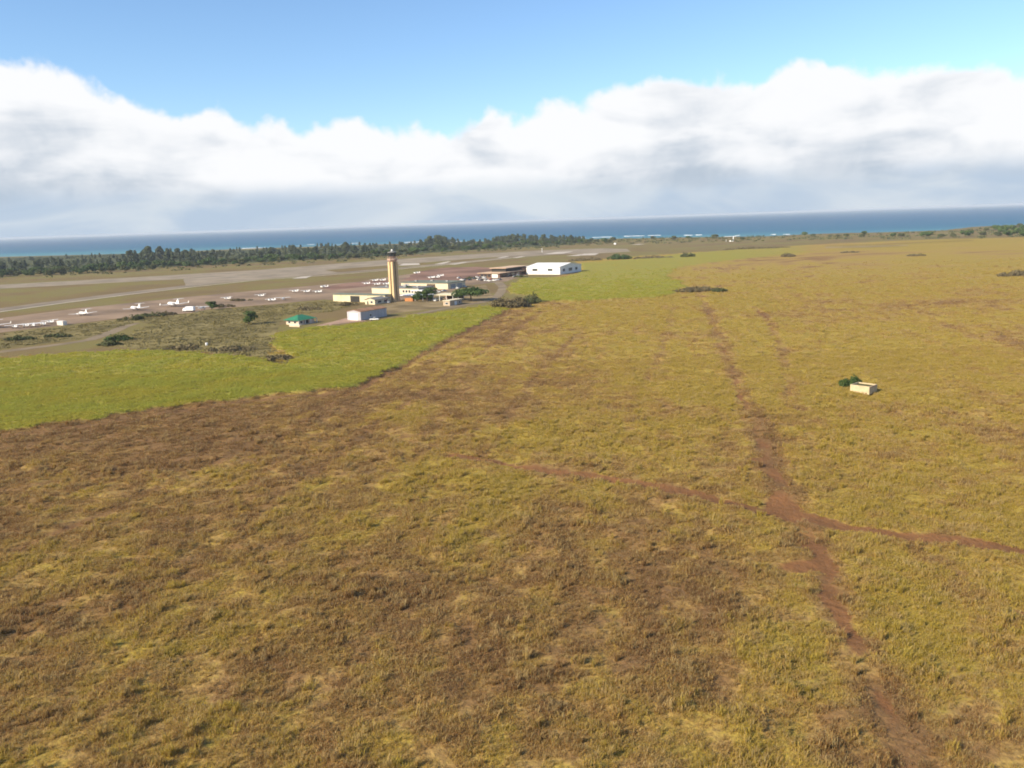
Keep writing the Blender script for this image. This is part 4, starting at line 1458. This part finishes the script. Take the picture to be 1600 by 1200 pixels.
lp = thing('light_aeroplane', 'small white high wing aeroplane tied down on the apron by the scrub', 'aeroplane', (0, 0), 0, 'light aeroplanes on the apron')
fu = MB().rings(body_rings([(2.7, .25, 1.15), (2.5, .45, 1.15), (1.5, .58, 1.2), (.4, .68, 1.35), (-.9, .62, 1.35), (-3.2, .28, 1.25), (-5.0, .12, 1.3)], 10)).build('fuselage', AWH, lp, True)
MB().prism([(1.35, 1.55), (.75, 2.02), (.1, 2.02), (.1, 1.55)], 'y', -.60, .60).build('windscreen', GLASS, fu)
for s in (-1, 1):
    MB().box(-.9, .1, s * .64 - .03, s * .64 + .03, 1.5, 1.9).build('window', GLASS, fu)
MB().rings([[(x, y, z), (x - c_ * .3, y, z + .13), (x - c_, y, z), (x - c_ * .3, y, z - .08)] for x, c_, y, z in ((.5, 1.2, -5.5, 2.16), (.75, 1.62, -2.6, 2.1), (.75, 1.62, 2.6, 2.1), (.5, 1.2, 5.5, 2.16))]).build('wing', AWH, lp)
for s in (-1, 1):
    MB().tube((.2, s * .6, .95), (.1, s * 2.6, 2.05), .06, .06, 4).build('wing_strut', AWH, lp)
    surf_panel(-4.0, 1.1, -4.3, .7, s * .1, s * 1.75, 1.4, 1.4, .1).build('stabiliser', AWH, lp)
    MB().tube((-.2, s * .4, .9), (-.3, s * 1.2, .25), .06, .05, 4).build('gear_leg', AWH, lp)
    wheel(lp, -.3, s * 1.2, .25)
MB().prism([(-3.3, 1.4), (-4.0, 1.5), (-4.5, 2.75), (-5.2, 2.75), (-4.95, 1.35)], 'y', -.06, .06).build('tail_fin', AWH, lp)
MB().tube((2.0, 0, .2), (2.1, 0, 1.0), .06, .06, 4).build('gear_leg', AGR, lp)
wheel(lp, 2.0, 0, .22)
MB().lathe([(.05, 0), (.2, .1)], 8).build('spinner', AGR, lp).location = (2.75, 0, 1.1)
MB().box(2.72, 2.8, -.06, .06, .25, 2.05).build('propeller', DARK, lp)
spots = [(23, 513, 0), (40, 511.5, 4), (52, 511, -6), (67, 509, 3), (78, 505.5, 8), (317, 483.5, -60), (354, 468.5, 10), (407, 464, 5), (423, 471, 15), (443, 469, -40), (460, 457, 8), (478, 457.5, 4), (496, 458, 10), (505, 450, 30)]
for i, (px, py, da) in enumerate(spots):
    if i == 0:
        lp.location = (*at(px, py), 0)
        lp.rotation_euler = (0, 0, HEAD + R(da))
    else:
        o = dup(lp, at(px, py), HEAD + R(da))
    if i < 5:
        (lp if i == 0 else o)['label'] = 'small white high wing aeroplane in the row ending at the white container'
        (lp if i == 0 else o)['group'] = 'light aeroplanes in the container row'
for (px, py, da) in [(572, 445, 10), (585, 440, 4), (597, 439.5, 6), (588, 446, 5), (602, 445.5, 4), (650, 428, 20), (673, 435.5, 10), (681, 435, 10), (687, 432.5, 12)]:
    dup(lp, at(px, py), HEAD + R(da), 'small white high wing aeroplane on the reddish apron behind the tower buildings', 'light aeroplanes behind the tower')

# ------------------------------------------------------------------ vehicles
CARM = {'white': mat('car_white', (.82, .82, .80), .35, .45, .02, .5), 'silver': mat('car_silver', (.45, .46, .48), .35, .5, .03, .5), 'dark': mat('car_dark', (.04, .045, .055), .3, .5, .05, .5), 'red': mat('car_red', (.30, .03, .025), .35, .5, .05, .5)}


def car_proto(colour, label, group, kind='car'):
    t = thing('parked_car' if kind == 'car' else 'pickup_truck', label, 'car' if kind == 'car' else 'pickup', (0, 0), 0, group)
    m_ = CARM[colour]
    if kind == 'car':
        prof = [(-2.2, .35), (2.2, .35), (2.25, .75), (1.15, .95), (-1.75, 1.0), (-2.25, .9)]
        cab = [(1.1, .93), (.35, 1.46), (-1.2, 1.48), (-1.85, .98)]
    else:
        prof = [(-2.7, .5), (2.6, .5), (2.65, 1.0), (1.4, 1.15), (-.6, 1.15), (-2.7, 1.15)]
        cab = [(1.35, 1.13), (.7, 1.8), (-.55, 1.82), (-.75, 1.13)]
    bd = MB().prism(prof, 'y', -.88, .88).build('body', m_, t)
    MB().prism(cab, 'y', -.78, .78).build('glasshouse', GLASS, t)
    (x1, z1), (x2, z2) = cab[1], cab[2]
    MB().box(x2 - .05, x1 + .05, -.80, .80, max(z1, z2) - .02, max(z1, z2) + .06).build('roof', m_, t)
    wx = (1.4, -1.4) if kind == 'car' else (1.75, -1.7)
    for x in wx:
        for s in (-1, 1):
            MB().tube((x, s * .72, .33), (x, s * .92, .33), .34, .34, 10).build('wheel', RUB, t)
    if kind != 'car':
        MB().box(-2.62, -.85, -.75, .75, 1.152, 1.17).build('bed', DARK, t)
    for s in (-1, 1):
        MB().box(prof[2][0] - .06, prof[2][0] + .02, s * .62 - .16, s * .62 + .16, .6, .74).build('headlight', WP, bd)
    return t


pk = car_proto('white', 'white pickup truck parked beside the metal shed', None, 'pickup')
pk.location = (*at(585, 500.5), 0)
pk.rotation_euler = (0, 0, AX + R(25))
cp = {c_: car_proto(c_, f'{c_} car parked near the brown terminal', 'cars by the brown terminal') for c_ in CARM}
if True:
    cp['silver']['label'] = 'silver car parked near the brown terminal'
first = dict.fromkeys(CARM, True)
cars = [(717, 435, 'white'), (722, 438, 'white'), (726, 438, 'silver'), (740, 436, 'silver'), (745, 434, 'white'), (748, 437.5, 'white'), (753, 438.5, 'dark'), (757, 436, 'silver'), (759, 439, 'white'), (764, 439.6, 'white'), (768, 437.5, 'red'),
        (772, 438.8, 'white'), (777, 438, 'silver'), (781, 437.5, 'dark'), (734, 438, 'dark'), (750, 434.5, 'silver'), (756, 434, 'white'), (809, 431, 'white'), (804, 433, 'silver')]
for (px, py, c_) in cars:
    xy, rz = at(px, py), AX + random.choice([0, math.pi / 2, R(80)]) + random.uniform(-.1, .1)
    if first[c_]:
        first[c_] = False
        cp[c_].location = (*xy, 0)
        cp[c_].rotation_euler = (0, 0, rz)
    else:
        dup(cp[c_], xy, rz)
for (px, py, c_) in [(706, 451, 'white'), (714, 451, 'white'), (725, 448.5, 'white'), (712, 459, 'white'), (726.5, 459.5, 'white'), (684, 457, 'white'), (690, 469, 'silver'), (681, 470.5, 'white'), (718, 455, 'dark'), (700, 460, 'dark'), (605, 473.5, 'white'), (694, 455, 'silver')]:
    dup(cp[c_], at(px, py), AX + random.uniform(0, 3), f'{c_} car parked in the yard among the tower buildings', 'cars in the tower yard')

tr = thing('box_truck', 'white truck with tall box body parked at the edge of the scrub', 'truck', at(294, 487), R(165))
MB().box(-5.0, 1.2, -1.25, 1.25, 1.0, 3.6).build('box_body', WP, tr)
MB().prism([(1.3, .6), (3.6, .6), (3.7, 1.5), (2.9, 2.6), (1.3, 2.7)], 'y', -1.1, 1.1).build('cab', WP, tr)
MB().prism([(3.69, 1.55), (3.72, 1.55), (2.97, 2.55), (2.9, 2.55)], 'y', -1.0, 1.0).build('windscreen', GLASS, tr)
MB().box(-4.9, 3.2, -.5, .5, .55, .98).build('chassis', DARK, tr)
for x in (2.6, -3.6):
    for s in (-1, 1):
        MB().tube((x, s * .9, .5), (x, s * 1.22, .5), .5, .5, 12).build('wheel', RUB, tr)
ct = thing('shipping_container', 'pale pinkish white container at the end of the row of aeroplanes', 'container', at(97, 508), AX)
PC = mat('pale_container_paint', (.72, .66, .60), .6, .3, .05, .4)
MB().box(-3.2, 3.2, -1.3, 1.3, .05, 2.7).build('body', PC, ct)
for i in range(10):
    MB().box(-3.0 + i * .63, -2.8 + i * .63, -1.37, -1.303, .15, 2.6).build('rib', PC, ct)
for s in (0, 1):
    MB().box(3.203, 3.27, -1.2 + s * 1.22, -.02 + s * 1.22, .15, 2.6).build('door', PC, ct)

# ------------------------------------------------------------------ air: thin sea haze over the whole place
hz = MB().box(-61000, 61000, -900, 61000, -14, 58).build('haze', bpy.data.materials.new('haze_air'))
hm = hz.data.materials[0]
hm.use_nodes = True
n = NT(hm.node_tree)
pv = n.add('ShaderNodeVolumePrincipled')
pv.inputs['Color'].default_value = (.76, .85, .96, 1)
pv.inputs['Density'].default_value = 5.2e-5
pv.inputs['Anisotropy'].default_value = 0.0
o = n.add('ShaderNodeOutputMaterial')
n.put(o.inputs['Volume'], pv.outputs[0])
stuff(hz, 'thin pale sea haze lying over fields and water', 'haze')
